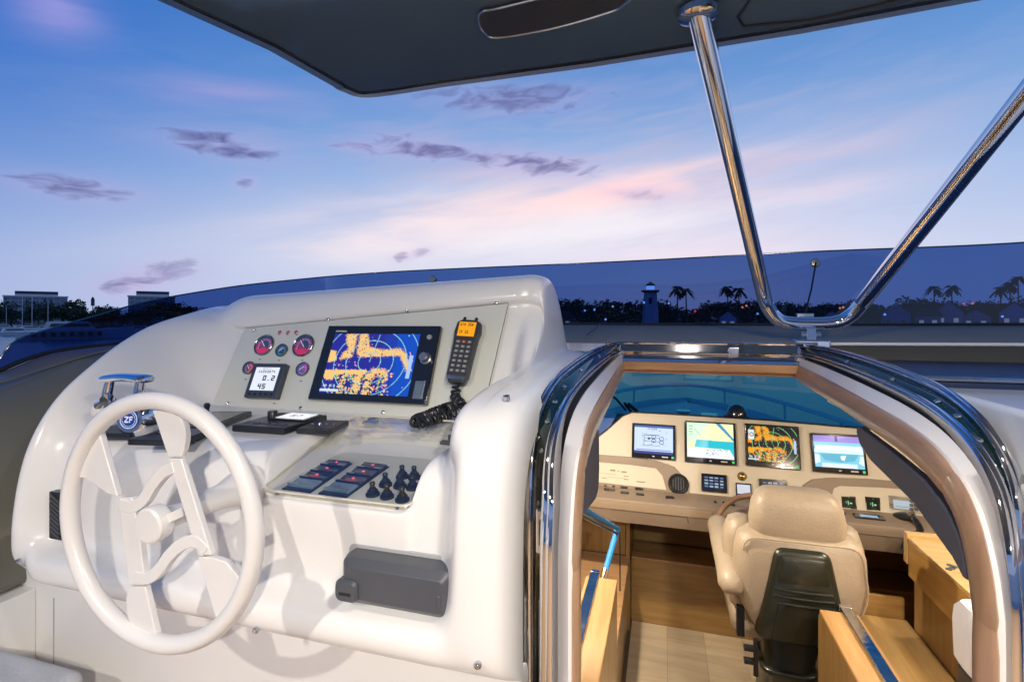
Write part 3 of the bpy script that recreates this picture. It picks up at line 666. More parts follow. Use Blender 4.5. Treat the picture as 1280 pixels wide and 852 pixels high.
# ---- gauge panel
PB0 = onZ(267, 508, 1.207); PB1 = onZ(600, 526, 1.207)
PT0 = onY(307, 411, 1.497); PT1 = onY(636, 379, 1.497)
ymid = (PB0.y + PB1.y) / 2
PB0 = Vector((PB0.x, 1.372, 1.212))
pn = Vector((0, -1, .475)).normalized()
if pn.y > 0: pn = -pn
pfr = frame(pn); pc = PB0
def gp(px, py, h=.006): return onP(px, py, PB0 + pn * h, pn)
inpl = lambda p: p - pn * (p - PB0).dot(pn)
corners = [gp(266, 507, 0), gp(601, 526, 0), gp(635.5, 380, 0), gp(307, 411, 0)]
V, Fc = prism([c + pn * .0 for c in corners], pn * .006)
gpan = obj('instrument_panel', V, Fc, gelp, cons, bevel=.002, smooth=True)
obj('panel_gasket', *tube([c + pn * .001 for c in corners], .0028, 6, True), greyp, cons)
for (px, py) in ((318, 413), (410, 399), (509, 388), (620, 379), (285, 504), (376, 510), (479, 515.5), (592, 523)):
    obj('cap_screw', *lathe([(.006, 0), (.006, .003), (.003, .0055), (0, .006)], gp(px, py), pn, 12), chrome_r, cons)
for (px, py) in ((349, 417), (359, 417), (371, 417), (325, 448), (349, 449), (378, 449), (307, 473), (376, 475), (343, 503)):
    obj('tiny_legend', *prism(rrect(gp(px, py + 1), .008, .003, .001, pfr, 2), pn * .0005), greyp, cons)
# gauges
def gauge(px, py, r, label, kind):
    r *= 1.12; c = gp(px, py); t = thing('gauge', c, label, 'gauge', 'round gauges on the flybridge panel')
    obj('bezel', *lathe([(r, 0), (r, .007), (r * .93, .0095), (r * .86, .007), (r * .85, .002)], c, pn, 36), mat('dark_chrome', (.22, .24, .27), .2, metal=.9), t)
    red = (235, 20, 90); cv = Canvas(44, 44, (40, 70, 95) if kind != 'purple' else (120, 80, 170))
    if kind == 'big':
        cv.disc(.5, .5, .5, (52, 62, 96)); cv.poly([(0, .62), (1, .62), (.9, 1), (.1, 1)], red); cv.poly([(0, .3), (.45, .4), (.4, .62), (0, .62)], (150, 40, 110))
        cv.disc(.24, .66, .07, (30, 20, 40)); cv.disc(.76, .66, .07, (30, 20, 40)); cv.disc(.5, .52, .36, (240, 170, 210), .335)
        for a in range(200, -30, -22): cv.line(.5 + .30 * math.cos(math.radians(a)), .52 - .30 * math.sin(math.radians(a)), .5 + .42 * math.cos(math.radians(a)), .52 - .42 * math.sin(math.radians(a)), (255, 120, 190), 1.4)
        cv.poly([(.15, .70), (.85, .70), (.7, .96), (.3, .96)], (250, 10, 80))
    elif kind == 'blue':
        cv.disc(.5, .5, .5, (25, 80, 120)); cv.disc(.5, .55, .34, (170, 215, 235), .31); cv.line(.35, .2, .3, .4, (140, 200, 230), 2); cv.poly([(.2, .6), (.8, .6), (.6, .85), (.4, .85)], (16, 55, 90))
    elif kind == 'red':
        cv.disc(.5, .5, .5, (90, 70, 80)); cv.poly([(.4, .1), (1, .2), (1, .9), (.5, .9)], (220, 60, 90)); cv.disc(.5, .55, .32, (240, 200, 210), .29)
    else:
        cv.disc(.5, .5, .5, (110, 85, 165)); cv.poly([(.5, 0), (1, .2), (1, .7), (.5, .6)], (190, 80, 190)); cv.disc(.5, .55, .32, (225, 200, 245), .29)
    rr = r * .86; u, v, n_ = pfr; q = c + pn * .003
    cv.plane('dial_face', q - u * rr + v * rr, q + u * rr + v * rr, q - u * rr - v * rr, q + u * rr - v * rr, screen_mat('dial_print', .75), t, True)
    # round off the square face by a ring mask standing proud
    obj('needle', *boxg(q + pn * .002 - u * r * .12 + v * r * .12, (r * .75, r * .06, .0012), frame(pn, (.7, 0, .7) if kind in ('big', 'red') else (-.6, 0, .8))), mat('needle_white', (.8, .8, .8), .4, emit=(1, .7, .85), estr=.5), t)
    obj('cover_glass', *lathe([(r * .88, .0075), (0, .0085)], c, pn, 28), clear_lid, t)
def disc_dial(): pass
gauge(331, 431.5, .034, 'large round gauge lit crimson, leftmost on the white instrument panel', 'big')
gauge(380, 432, .036, 'large round gauge lit crimson, nearest the radar screen', 'big')
gauge(353, 438, .0205, 'small round blue gauge between the two big crimson gauges', 'blue')
gauge(312, 460, .0205, 'small round reddish gauge left of the grey depth display', 'red')
gauge(379, 461.5, .0215, 'small round violet gauge right of the grey depth display', 'purple')
for (px, py, w_) in ((350, 415.5, 'leftmost'), (360.5, 415.5, 'middle'), (370.5, 415.5, 'rightmost')):
    c = gp(px, py); t = thing('warning_lamp', c, f'tiny round dark red warning lamp, {w_} of the three above the gauges', 'warning lamp', 'warning lamps above the gauges')
    obj('bezel', *lathe([(.0072, 0), (.0072, .003), (.0055, .004)], c, pn, 14), chrome_r, t)
    obj('lens', *lathe([(.0056, .001), (.0056, .004), (.003, .006), (0, .0066)], c, pn, 14), mat('red_lens', (.28, .01, .02), .15, emit=(.8, .02, .06), estr=.25), t)

# ---- displays on the panel: built from their four corners on the panel plane
def slabq(q, n_, h0, h1, m, name, par, bev=.003, r=0):
    q = [Vector(p) for p in q]
    V, Fc = prism([p + n_ * h0 for p in q], n_ * (h1 - h0)); return obj(name, V, Fc, m, par, bevel=bev)
def bil(q, u, v):
    """q: TL TR BR BL"""
    return (q[0] * (1 - u) + q[1] * u) * (1 - v) + (q[3] * (1 - u) + q[2] * u) * v
def squared(q):
    """make the traced quad a true rectangle in its plane"""
    c = sum(q, Vector()) / 4; ux = ((q[1] - q[0]) + (q[2] - q[3])) / 2; w = ux.length; ux.normalize()
    vy = ((q[3] - q[0]) + (q[2] - q[1])) / 2; h = vy.length; nn = ux.cross(vy); vy2 = nn.cross(ux).normalized()
    return [c - ux * w / 2 - vy2 * h / 2, c + ux * w / 2 - vy2 * h / 2, c + ux * w / 2 + vy2 * h / 2, c - ux * w / 2 + vy2 * h / 2]
def display(name, q, n_, label, cat, cv, win=(.05, .06, .95, .9), m=None, h=.02, strength=1.0, group=None, bev=.004):
    t = thing(name, sum(q, Vector()) / 4, label, cat, group)
    slabq(q, n_, .0, h, m or blackg, 'housing', t, bev)
    a = [bil(q, win[0], win[1]), bil(q, win[2], win[1]), bil(q, win[0], win[3]), bil(q, win[2], win[3])]
    cv.plane('screen', *[p + n_ * (h + .0012) for p in a], screen_mat('screen_print_%d' % int(strength * 100), strength), t)
    return t
q = squared([gp(413.5, 410), gp(553, 409.5), gp(537, 508.5), gp(390, 500)])
rt = display('radar_display', q, pn, 'large black-framed radar screen showing yellow echoes on the white instrument panel', 'display', radar(168, 126), (.09, .12, .845, .915), strength=1.05)
kc = bil(q, .93, .44)
obj('knob', *lathe([(.018, .0), (.018, .004), (.014, .006), (.0135, .022), (.011, .024), (0, .024)], kc + pn * .02, pn, 24), mat('grey_metal_knob', (.35, .36, .38), .3, metal=.8), rt)
obj('button', *lathe([(.0085, .0), (.008, .004), (0, .0045)], bil(q, .925, .16) + pn * .02, pn, 20), mat('grey_button', (.3, .31, .33), .4), rt)
cs = [bil(q, u, v) for u, v in ((.885, .72), (.965, .72), (.965, .94), (.885, .94))]
slabq(cs, pn, .02, .0235, mat('grey_metal_knob', (0, 0, 0)), 'card_door', rt, .002)
cs = [bil(q, u, v) for u, v in ((.90, .745), (.95, .745), (.95, .89), (.90, .89))]
slabq(cs, pn, .0235, .0245, mat('card_label', (.12, .17, .22), .4), 'card_label', rt, .001)
obj('brand_strip', *prism([bil(q, u, v) + pn * .0205 for u, v in ((.09, .075), (.19, .075), (.19, .095), (.09, .095))], pn * .0006), mat('pale_print', (.5, .5, .5), .5), rt)
# depth / speed display
q = squared([gp(323.5, 456.5), gp(363, 457), gp(350.5, 500), gp(311, 498.5)])
cv = Canvas(90, 90, (235, 240, 252)); cv.text('DEPTH FT', .3, .04, (120, 130, 150)); cv.text('11053074', .15, .14, (90, 100, 120), 2); cv.text('0.2', .42, .36, (15, 20, 30), 4); cv.text('45', .3, .72, (15, 20, 30), 4)
dt = display('depth_display', q, pn, 'small grey instrument with white screen reading 0.2 and 45, below the gauges', 'display', cv, (.13, .13, .87, .80), mat('blue_grey_plastic', (.045, .055, .08), .35), .024, 1.0)
for k in range(5): obj('button', *lathe([(.004, 0), (.0035, .003), (0, .0035)], bil(q, .16 + k * .17, .90) + pn * .024, pn, 12), blackp, dt)

# ---- handset with coiled cord
hq = squared([gp(571.5, 401, .03), gp(602, 402, .03), gp(587, 482, .03), gp(559, 478.5, .03)])
ht_ = thing('radio_handset', sum(hq, Vector()) / 4, 'black radio handset with amber screen and keypad clipped to the white panel', 'radio handset')
def hs(u0, v0, u1, v1): return [bil(hq, u, v) for u, v in ((u0, v0), (u1, v0), (u1, v1), (u0, v1))]
up_ = (hq[0] - hq[3]).normalized(); hfr = frame(pn, up_)
wd = (hq[1] - hq[0]).length; hh = (hq[0] - hq[3]).length; hc = sum(hq, Vector()) / 4
def hst(w0, h0_, w1): pass
ring_ = []
for (h, s1) in ((-.022, .80), (-.006, 1.0), (.010, 1.0), (.016, .93)):
    pts = []
    for (u, v) in ((-.30, .5), (.30, .5), (.5, .46), (.56, .30), (.50, .22), (.46, -.1), (.44, -.40), (.30, -.5), (-.30, -.5), (-.44, -.40), (-.46, -.1), (-.50, .22), (-.54, .30), (-.5, .46)):
        pts.append(hc + hfr[0] * u * wd * s1 + hfr[1] * v * hh * (1 - (1 - s1) * .3) + pn * h)
    ring_.append(pts)
obj('handset_body', *rings(ring_), mat('dark_grey_plastic', (.035, .037, .04), .38), ht_, bevel=.002)
cv = Canvas(36, 24, (250, 165, 20)); cv.text('USA', .1, .1, (90, 50, 0)); cv.text('25W', .55, .1, (90, 50, 0)); cv.text('CH 16', .1, .6, (90, 50, 0))
a = hs(.14, .05, .86, .28); cv.plane('amber_screen', *[p + pn * .0175 for p in (a[0], a[1], a[3], a[2])], screen_mat('screen_print_105', 1.05), ht_)
for r_ in range(7):
    for c_ in range(3):
        u = .26 + c_ * .24; v = .37 + r_ * .075
        a = hs(u - .085, v - .022, u + .085, v + .022)
        k = slabq(a, pn, .016, .0185, mat('key_red', (.5, .05, .02), .4) if (r_ == 0 and c_ == 1) else (mat('key_grey', (.18, .18, .18), .5)), 'key', ht_, .001)
        a = hs(u - .03, v - .010, u + .03, v + .010)
        V, Fc = prism([p + pn * .0185 for p in a], pn * .0004); obj('key_mark', V, Fc, mat('pale_print', (0, 0, 0)), k, smooth=False)
a = hs(.10, .895, .88, .945); slabq(a, pn, .016, .0175, chrome_r, 'name_strip', ht_, .001)
for u in (.22, .72):
    c = bil(hq, u, -.02); obj('clip_post', *lathe([(.005, -.03), (.005, .006), (.003, .009), (0, .009)], c, hfr[1], 12), blackp, ht_)
slabq([bil(hq, u, v) for u, v in ((.2, .25), (.8, .25), (.8, .75), (.2, .75))], pn, -.032, -.02, blackp, 'wall_cradle', ht_, .003)
# cord: a helix round a sagging path that comes to rest on the shelf
c0 = bil(hq, .5, 1.0) - pn * .004
pth = smooth_path([c0, c0 + Vector((.0, -.012, -.035)), onY(577, 508, 1.325), onZ(560, 519, 1.224), onZ(535, 526, 1.222), onZ(522, 529, 1.222), onZ(520, 525, 1.226), onZ(532, 520, 1.226), onZ(552, 512, 1.25), onZ(566, 508, 1.25)], 10)
pth = resample(pth, 700); turns = 36; hel = []
t0 = (pth[1] - pth[0]).normalized(); u_ = frame(t0, (1, 0, 0))[0]
for i, p in enumerate(pth):
    tt = (pth[min(i + 1, 699)] - pth[max(i - 1, 0)]).normalized(); u_ = (u_ - tt * u_.dot(tt)).normalized(); w_ = tt.cross(u_)
    an = 2 * math.pi * turns * i / 700; rr = .0125 * min(1, i / 20 + .3)
    hel.append(p + u_ * rr * math.cos(an) + w_ * rr * math.sin(an))
obj('coiled_cord', *tube(hel, .0034, 6), blackp, ht_)
c = gp(627, 498 - 29, .006); c = gp(604, 502, .006)
obj('socket', *lathe([(.010, 0), (.010, .012), (.006, .015), (0, .015)], gp(602, 504), pn, 16), blackp, cons)

# ---- shelf items
def slab_z(pts_px, z0, z1, name, par, m, bev=.002): 
    V, Fc = prism([onZ(x, y, z1) - Vector((0, 0, z1 - z0)) for x, y in pts_px], (0, 0, z1 - z0)); return obj(name, V, Fc, m, par, bevel=bev)
def shelf_quad(px, z=1.222): return squared([onZ(x, y, z) for x, y in px])
ZUP = Vector((0, 0, 1))
q = shelf_quad([(329, 513), (394, 516.5), (372, 533), (313, 529)])
cv = Canvas(60, 40, (235, 238, 245)); cv.text('57', .3, .3, (30, 30, 40), 3)
at = thing('autopilot_control', sum(q, Vector()) / 4, 'flat black control pad with rotary knob and white readout, lying on the console shelf', 'control pad')
slabq(q, ZUP, -.022, -.004, blackp, 'housing', at, .004)
slabq([bil(q, u, v) for u, v in ((.3, .1), (.98, .1), (.98, .55), (.3, .55))], ZUP, -.004, .0, blackg, 'screen_bezel', at, .001)
a = [bil(q, .36, .12), bil(q, .92, .12), bil(q, .36, .5), bil(q, .92, .5)]
cv.plane('screen', *[p + ZUP * .001 for p in a], screen_mat('screen_print_100', 1.0), at)
kc = bil(q, .24, .42); obj('knob', *lathe([(.0135, -.005), (.0135, .012), (.011, .016), (0, .016)], kc, ZUP, 20), blackp, at)
for k in range(4): obj('button', *boxg(bil(q, .3 + k * .17, .8) - ZUP * .003, (.018, .01, .004)), greyp, at, bevel=.001)
q = shelf_quad([(389, 520.5), (431, 521.5), (420, 532), (377, 531.5)])
t = thing('switch_pad', sum(q, Vector()) / 4, 'small flat black button pad beside the rotary control pad', 'button pad')
slabq(q, ZUP, -.022, -.008, blackp, 'housing', t, .003)
for k in range(4): obj('button', *lathe([(.006, 0), (.005, .003), (0, .004)], bil(q, .18 + k * .21, .5) - ZUP * .008, ZUP, 14), greyp if k != 1 else chrome_r, t)
# chart tray behind the wheel and small joystick tray
q = shelf_quad([(222, 507), (303, 514.5), (268, 530), (176, 545)])
q = squared([onZ(255, 509, 1.222), onZ(303, 514, 1.222), onZ(282, 526, 1.222), onZ(222, 534, 1.222)])
t = thing('joystick_pad', sum(q, Vector()) / 4, 'flat black pad with small joystick, partly hidden behind the top of the wheel', 'control pad')
slabq(q, ZUP, -.022, -.006, blackp, 'housing', t, .003)
obj('touch_plate', *prism([bil(q, u, v) - ZUP * .006 for u, v in ((.08, .12), (.92, .12), (.92, .88), (.08, .88))], ZUP * .0015), mat('smoked_plate', (.03, .024, .02), .12), t)
c = bil(q, .05, .2); obj('joystick', *lathe([(.010, -.006), (.006, .004), (.0075, .014), (.009, .02), (.006, .026), (0, .027)], c, ZUP, 14), blackp, t)
q = squared([onZ(193, 531, 1.220), onZ(248, 534, 1.220), onZ(246, 545, 1.220), onZ(178, 546, 1.220)])
t = thing('thruster_pad', sum(q, Vector()) / 4, 'low black button pad behind the wheel spoke, right of the chrome throttle', 'control pad')
slabq(q, ZUP, -.020, -.006, blackp, 'housing', t, .003)
for k in range(3): obj('button', *boxg(bil(q, .25 + k * .25, .5) - ZUP * .005, (.02, .012, .004)), blackg, t, bevel=.001)
# the sheet of white paper lying on the shelf
q = [onZ(322, 548, 1.2015), onZ(350, 552, 1.2015), onZ(344, 560, 1.2015), onZ(327, 562, 1.2015)]

# ---- throttle: chrome twin levers joined by a hand bar
tc_ = onZ(165, 540, 1.2)
t = thing('throttle_lever', tc_, 'polished chrome twin throttle lever with round emblem, on the shelf behind the wheel', 'throttle')
def TP(px, py, dy=0): return onY(px, py, tc_.y + dy)
q = squared([onZ(135, 530, 1.206), onZ(190, 531, 1.206), onZ(186, 543, 1.206), onZ(128, 541, 1.206)])
slabq(q, ZUP, -.008, .004, blackp, 'base_plate', t, .003)
bar = [TP(131, 474), TP(137, 472.5), TP(158, 471.3), TP(180, 473), TP(186, 474.5)]
rs = []
for i, p in enumerate(smooth_path(bar, 4)):
    k = abs(i / 16 - .5) * 2; w_ = .023 * (1 - k ** 5) + .004; h_ = .0085 * (1 - k ** 5) + .003
    rs.append([p + Vector((0, 1, 0)) * (w_ * math.cos(2 * math.pi * j / 16)) + ZUP * (h_ * math.sin(2 * math.pi * j / 16)) for j in range(16)])
obj('hand_bar', *rings(rs), chrome, t)
def taper(pts, r0, r1, k=14, flat=.6):
    P = smooth_path(pts, 5); n = len(P); rs = []
    for i, p in enumerate(P):
        tt = (P[min(i + 1, n - 1)] - P[max(i - 1, 0)]).normalized(); u = Vector((0, 1, 0)); v = tt.cross(u).normalized(); r = r0 + (r1 - r0) * i / (n - 1)
        rs.append([p + u * r * flat * math.cos(2 * math.pi * j / k) + v * r * math.sin(2 * math.pi * j / k) for j in range(k)])
    return rings(rs)
obj('lever', *taper([TP(138, 476), TP(135, 490), TP(133, 504)], .011, .014, flat=1.1), chrome, t)
obj('lever', *taper([TP(176, 476), TP(174, 490), TP(175, 508), TP(178, 520)], .011, .014, flat=1.1), chrome, t)
obj('side_drum', *lathe([(.0, -.03), (.018, -.028), (.024, -.01), (.024, .03), (.018, .055), (0, .058)], TP(127, 510, .0), (1, -.35, .55), 24), chrome, t)
hubc = TP(170, 522, -.02); ax = (.25, -1, .05)
obj('hub_shell', *lathe([(.0, -.05), (.045, -.045), (.05, -.01), (.044, .012), (.033, .022), (.024, .022)], hubc, ax, 32), chrome, t)
av = Vector(ax).normalized(); afr = frame(av)
cv = Canvas(40, 40, (10, 60, 150)); cv.disc(.5, .5, .5, (16, 70, 165)); cv.disc(.5, .5, .47, (235, 240, 250), .42); cv.disc(.5, .5, .36, (210, 225, 245), .33)
cv.line(.3, .38, .48, .38, (240, 245, 255), 2.4); cv.line(.48, .38, .3, .62, (240, 245, 255), 2.4); cv.line(.3, .62, .48, .62, (240, 245, 255), 2.4); cv.line(.56, .38, .56, .64, (240, 245, 255), 2.4); cv.line(.56, .38, .72, .38, (240, 245, 255), 2.4); cv.line(.56, .5, .68, .5, (240, 245, 255), 2.4)
e = obj('emblem_disc', *lathe([(.025, .018), (.025, .024), (0, .024)], hubc, av, 28), mat('emblem_blue', (.01, .06, .28), .25), t)
rr = .0235; c = hubc + av * .0248
cv.plane('emblem_print', c - afr[0] * rr + afr[1] * rr, c + afr[0] * rr + afr[1] * rr, c - afr[0] * rr - afr[1] * rr, c + afr[0] * rr - afr[1] * rr, screen_mat('emblem_paint', 0, False), t, True)

# ---- switch pod: sloping plate, rockers, toggles, hinged clear lid
A0 = Vector((-.66, .945, 1.108)); A1 = Vector((-.66, 1.235, 1.128)); dn = Vector((1, 0, 0)).cross(A1 - A0).normalized()
if dn.z < 0: dn = -dn
def pp(px, py, h=.006): return onP(px, py, A0 + dn * h, dn)
sp = thing('switch_pod', (-.66, 1.0, 1.10), 'recessed sloping switch panel with a hinged clear cover in front of the radar', 'switch panel')
V, Fc = prism([(-.838, .934, A0.z - .0), (-.500, .934, A0.z - .0), (-.500, 1.232, 1.128), (-.838, 1.232, 1.128)], dn * .006); obj('switch_plate', V, Fc, gelp, sp, bevel=.0015)
for (px, py) in ((346, 617), (497, 635)): obj('cap_screw', *lathe([(.0055, 0), (.005, .003), (0, .004)], pp(px, py), dn, 12), chrome_r, sp)
lidq = [Vector((-.848, .921, 1.118)), Vector((-.487, .921, 1.118)), Vector((-.487, 1.285, 1.214)), Vector((-.848, 1.285, 1.214))]
ln = (lidq[1] - lidq[0]).cross(lidq[3] - lidq[0]).normalized()
def rect_round(q, r, k=4):
    out = []; m = 4
    for i in range(m):
        a, b, c = q[i - 1], q[i], q[(i + 1) % m]; p0 = b + (a - b).normalized() * r; p2 = b + (c - b).normalized() * r
        for j in range(k + 1): s = j / k; out.append(p0 * (1 - s) ** 2 + b * 2 * s * (1 - s) + p2 * s * s)
    return out
lid = thing('clear_cover', (-.66, 1.28, 1.2), 'clear acrylic cover hinged over the rocker switches, mirroring the radar screen', 'cover')
def lidp(u, v): return bil([lidq[0], lidq[1], lidq[2], lidq[3]], u, v) + ln * (.002 + .019 * math.sin(math.pi * v) * (.6 + .4 * math.sin(math.pi * u)) + .0006 * math.sin(9 * u + 5 * v))
obj('acrylic_sheet', *gridf([[lidp(.01 + .98 * i / 24, .01 + .98 * j / 20) for i in range(25)] for j in range(21)]), clear_lid, lid, angle=80)
obj('cover_edge', *tube(rect_round([p + ln * .002 for p in lidq], .02), .0026, 6, True), mat('cover_edge_cream', (.68, .63, .50), .2, coat=.5), lid)
for (px, py) in ((463, 528), (574, 537)):
    c = onZ(px, py, 1.212); obj('hinge', *join(boxg(c, (.04, .02, .006)), boxg(c + Vector((0, .014, .004)), (.03, .012, .012))), chrome_r if px < 500 else greyp, lid, bevel=.002)
obj('lid_latch', *join(boxg(onZ(560, 553, 1.21), (.035, .018, .008)), lathe([(.006, 0), (.006, .012), (0, .013)], onZ(563, 550, 1.21), ZUP, 10)), greyp, lid, bevel=.002)
def strip(px4, label):
    q = [pp(*p) for p in px4]
    t = thing('rocker_bank', sum(q, Vector()) / 4, label, 'switch bank', 'rocker switch banks')
    slabq(q, dn, 0, .004, blackp, 'mounting_plate', t, .002)
    for k in range(4):
        v0, v1 = .02 + k * .23, .23 + k * .23
        a = [bil(q, u, v) for u, v in ((.06, v0), (.94, v0), (.94, v1), (.06, v1))]
        mid = [bil(q, u, (v0 + v1) / 2) for u in (.06, .94)]
        V = [a[0] + dn * .004, a[1] + dn * .004, a[2] + dn * .004, a[3] + dn * .004, a[0] + dn * .009, a[1] + dn * .009, mid[0] + dn * .0065, mid[1] + dn * .0065, a[3] + dn * .012, a[2] + dn * .012]
        Fq = [(4, 5, 7, 6), (6, 7, 9, 8), (0, 1, 5, 4), (3, 8, 9, 2), (0, 4, 6, 8, 3), (1, 2, 9, 7, 5)]
        rk = obj('rocker', V, [tuple(reversed(f)) for f in Fq], mat('rocker_steel', (.30, .42, .52), .2, metal=.5) if k == 3 else mat('rocker_navy', (.025, .03, .055), .16, coat=.6), t, bevel=.0012)
        if k < 3:
            e = bil(q, .5, (v0 + v1) / 2 - .03) + dn * .0088
            obj('pilot_light', *boxg(e, (.005, .005, .002), frame(dn)), mat('pilot_pink', (.3, .02, .05), .3, emit=(1, .12, .2), estr=1.2), rk)
            e = bil(q, .5, (v0 + v1) / 2 + .05) + dn * .0108
            obj('legend_patch', *boxg(e, (.026, .009, .001), frame(dn)), mat('legend_rose' if k == 2 else 'legend_blue', (.5, .10, .09) if k == 2 else (.06, .08, .16), .25), rk)
strip([(410, 577), (441, 580), (388, 617), (352, 612)], 'bank of dark rocker switches under the clear cover, left one of the two')
strip([(455, 580), (487, 584), (433, 623), (397, 618)], 'bank of dark rocker switches under the clear cover, right one beside the toggles')
for i, (px, py) in enumerate([(466, 619), (484, 622), (503, 626), (482, 607), (500, 609), (516, 611), (503, 597), (518, 598)]):
    c = pp(px, py)
    tg = thing('toggle_switch', c, ['black rubber-booted toggle, front row, left, on the switch panel', 'black rubber-booted toggle in the middle of the front row', 'black rubber-booted toggle at the right front corner of the switch panel', 'black rubber-booted toggle, second row, left, beside the rocker bank', 'black rubber-booted toggle in the middle of the second row', 'black rubber-booted toggle, second row, against the right wall', 'black rubber-booted toggle, back row, left', 'black rubber-booted toggle, back row, right, against the wall'][i], 'toggle switch', 'toggle switches on the switch panel')
    obj('boot', *lathe([(.0150, 0), (.0150, .006), (.0105, .008), (.0115, .012), (.008, .014), (.0075, .017), (.005, .019)], c, dn, 16), rubber, tg)
    obj('lever', *lathe([(.005, .018), (.0052, .023), (.0064, .026), (.005, .030), (0, .031)], c, dn, 12), blackp, tg)

# ---- grey stereo box on the front face
q = squared([onY(429, 691, .888), onY(566, 711, .888), onY(562, 775, .888), onY(425, 750, .888)])
fc = Vector((0, -1, 0)); q = [Vector((a, .888, b)) for a, b in ((-.682, 1.004), (-.478, 1.004), (-.478, .938 - .018), (-.682, .92))]
bq0 = onY(427, 693, .888); bq1 = onY(565, 776, .888); 
t = thing('weatherproof_stereo', ((bq0.x + bq1.x) / 2, .9, (bq0.z + bq1.z) / 2), 'charcoal weatherproof stereo cover with round-cornered knob on the white console front', 'stereo cover')
cx, cz = (bq0.x + bq1.x) / 2, (bq0.z + bq1.z) / 2; W_, H_ = bq1.x - bq0.x, .095

frb = (Vector((1, 0, 0)), Vector((0, 0, 1)), Vector((0, -1, 0)))
rs = [rrect((cx, .925, cz), W_ - .004, H_, .014, frb, 5), rrect((cx, .905, cz), W_, H_, .014, frb, 5), rrect((cx, .890, cz), W_ - .006, H_ - .006, .014, frb, 5), rrect((cx + .0, .876, cz), W_ - .03, H_ - .034, .010, frb, 5)]
V, Fc = rings(rs); obj('cover', V, Fc, greyp, t, bevel=.0015, angle=25)
obj('seal_plate', *prism(rrect((cx + .004, .929, cz - .004), W_ + .022, H_ + .022, .014, frb), (0, -.006, 0)), mat('pale_grey_plate', (.42, .42, .42), .4), t, bevel=.001)
kx, kz = cx - W_ / 2 + .022, cz - .014
obj('catch', *rings([rrect((kx, .892, kz), .050, .044, .014, frb, 5), rrect((kx, .872, kz), .050, .044, .014, frb, 5), rrect((kx, .866, kz), .042, .036, .012, frb, 5)]), greyp, t, angle=25)
obj('catch_print', *prism(rrect((kx, .8657, kz - .004), .026, .006, .001, frb, 2), (0, -.0006, 0)), rubber, t)
obj('side_finger_rib', *lathe([(.0, -.016), (.004, -.012), (.005, 0), (.004, .012), (0, .016)], (cx + W_ / 2 - .022, .877, cz - .01), (0, 0, 1), 10), greyp, t)
# ================================================================== steering wheel
WY = .707
wc = Vector((-.882, WY, 1.128))
wt = thing('steering_wheel', wc, 'large cream steering wheel with wave-shaped spokes, in front of the white console', 'steering wheel')
wheelm = mat('cream_wheel_paint', (.74, .715, .69), .3, coat=.3)
wfr = (Vector((1, 0, 0)), Vector((0, 0, 1)), Vector((0, -1, 0)))
obj('rim', *torus(wc, .219, .0158, wfr, 96, 20), wheelm, wt, angle=80)
def spoke(px, d0=0.0, th=.012, name='spoke'):
    V, Fc = prism([onY(x, y, WY + d0) for x, y in px], (0, th, 0)); return obj(name, V, Fc, wheelm, wt, bevel=.0022, segs=3)
spoke([(123, 538), (146.6, 620), (133, 617), (118, 605), (106, 598), (96, 596), (100, 578), (108, 560)])
spoke([(147, 622), (164, 621), (173, 660), (181, 731), (161, 731)])
spoke([(161, 733), (181, 733), (198, 806), (180, 800), (166, 790), (158, 768), (157, 748)])
spoke([(190, 513), (207, 514), (221, 517), (227, 524), (230.5, 533), (232, 543), (231.5, 553), (229.5, 562), (226, 571), (210, 571), (206, 560), (201, 545), (196, 530)])
spoke([(209.5, 573), (226, 573), (264, 694), (247, 694), (236, 660)])
spoke([(247, 696), (264, 696), (282, 702), (296, 718), (303, 740), (296, 762), (273, 786), (262, 748)])
def ribbon(px, w):
    P = smooth_path([onY(x, y, WY - .0016) for x, y in px], 6); L_, R_ = [], []
    for i, p in enumerate(P):
        t_ = (P[min(i + 1, len(P) - 1)] - P[max(i - 1, 0)]).normalized(); nn = Vector((-t_.z, 0, t_.x)); L_.append(p + nn * w / 2); R_.append(p - nn * w / 2)
    n = len(P); V = L_ + R_ + [p + Vector((0, .0145, 0)) for p in L_ + R_]
    Fc = []
    for i in range(n - 1): Fc += [(i, i + 1, n + i + 1, n + i), (2 * n + i, 3 * n + i, 3 * n + i + 1, 2 * n + i + 1), (i, 2 * n + i, 2 * n + i + 1, i + 1), (n + i, n + i + 1, 3 * n + i + 1, 3 * n + i)]
    Fc += [(0, n, 3 * n, 2 * n), (n - 1, 3 * n - 1, 4 * n - 1, 2 * n - 1)]
    return obj('wave_spoke', V, Fc, wheelm, wt, bevel=.002)
ribbon([(148, 630), (163, 634), (177, 625), (189, 606), (203, 590), (216, 584)], .022)
ribbon([(168, 721), (183, 723), (197, 712), (211, 693), (227, 680), (243, 677), (256, 690)], .022)
spoke([(160, 664), (184, 656), (184, 662), (163, 673)], .007, .006, 'hub_arm'); spoke([(196, 648), (226, 634), (228, 646), (198, 660)], .007, .006, 'hub_arm')
hc_ = onY(190, 655, WY)
obj('hub', *lathe([(0, .010), (.028, .010), (.032, .007), (.033, .0), (.032, -.018), (.026, -.024)], hc_, (0, -1, 0), 32), wheelm, wt)
obj('column', *lathe([(.020, -.022), (.020, -.06), (.022, -.10), (.026, -.15), (.040, -.20), (.050, -.224)], hc_, (0, -1, 0), 32), wheelm, wt)

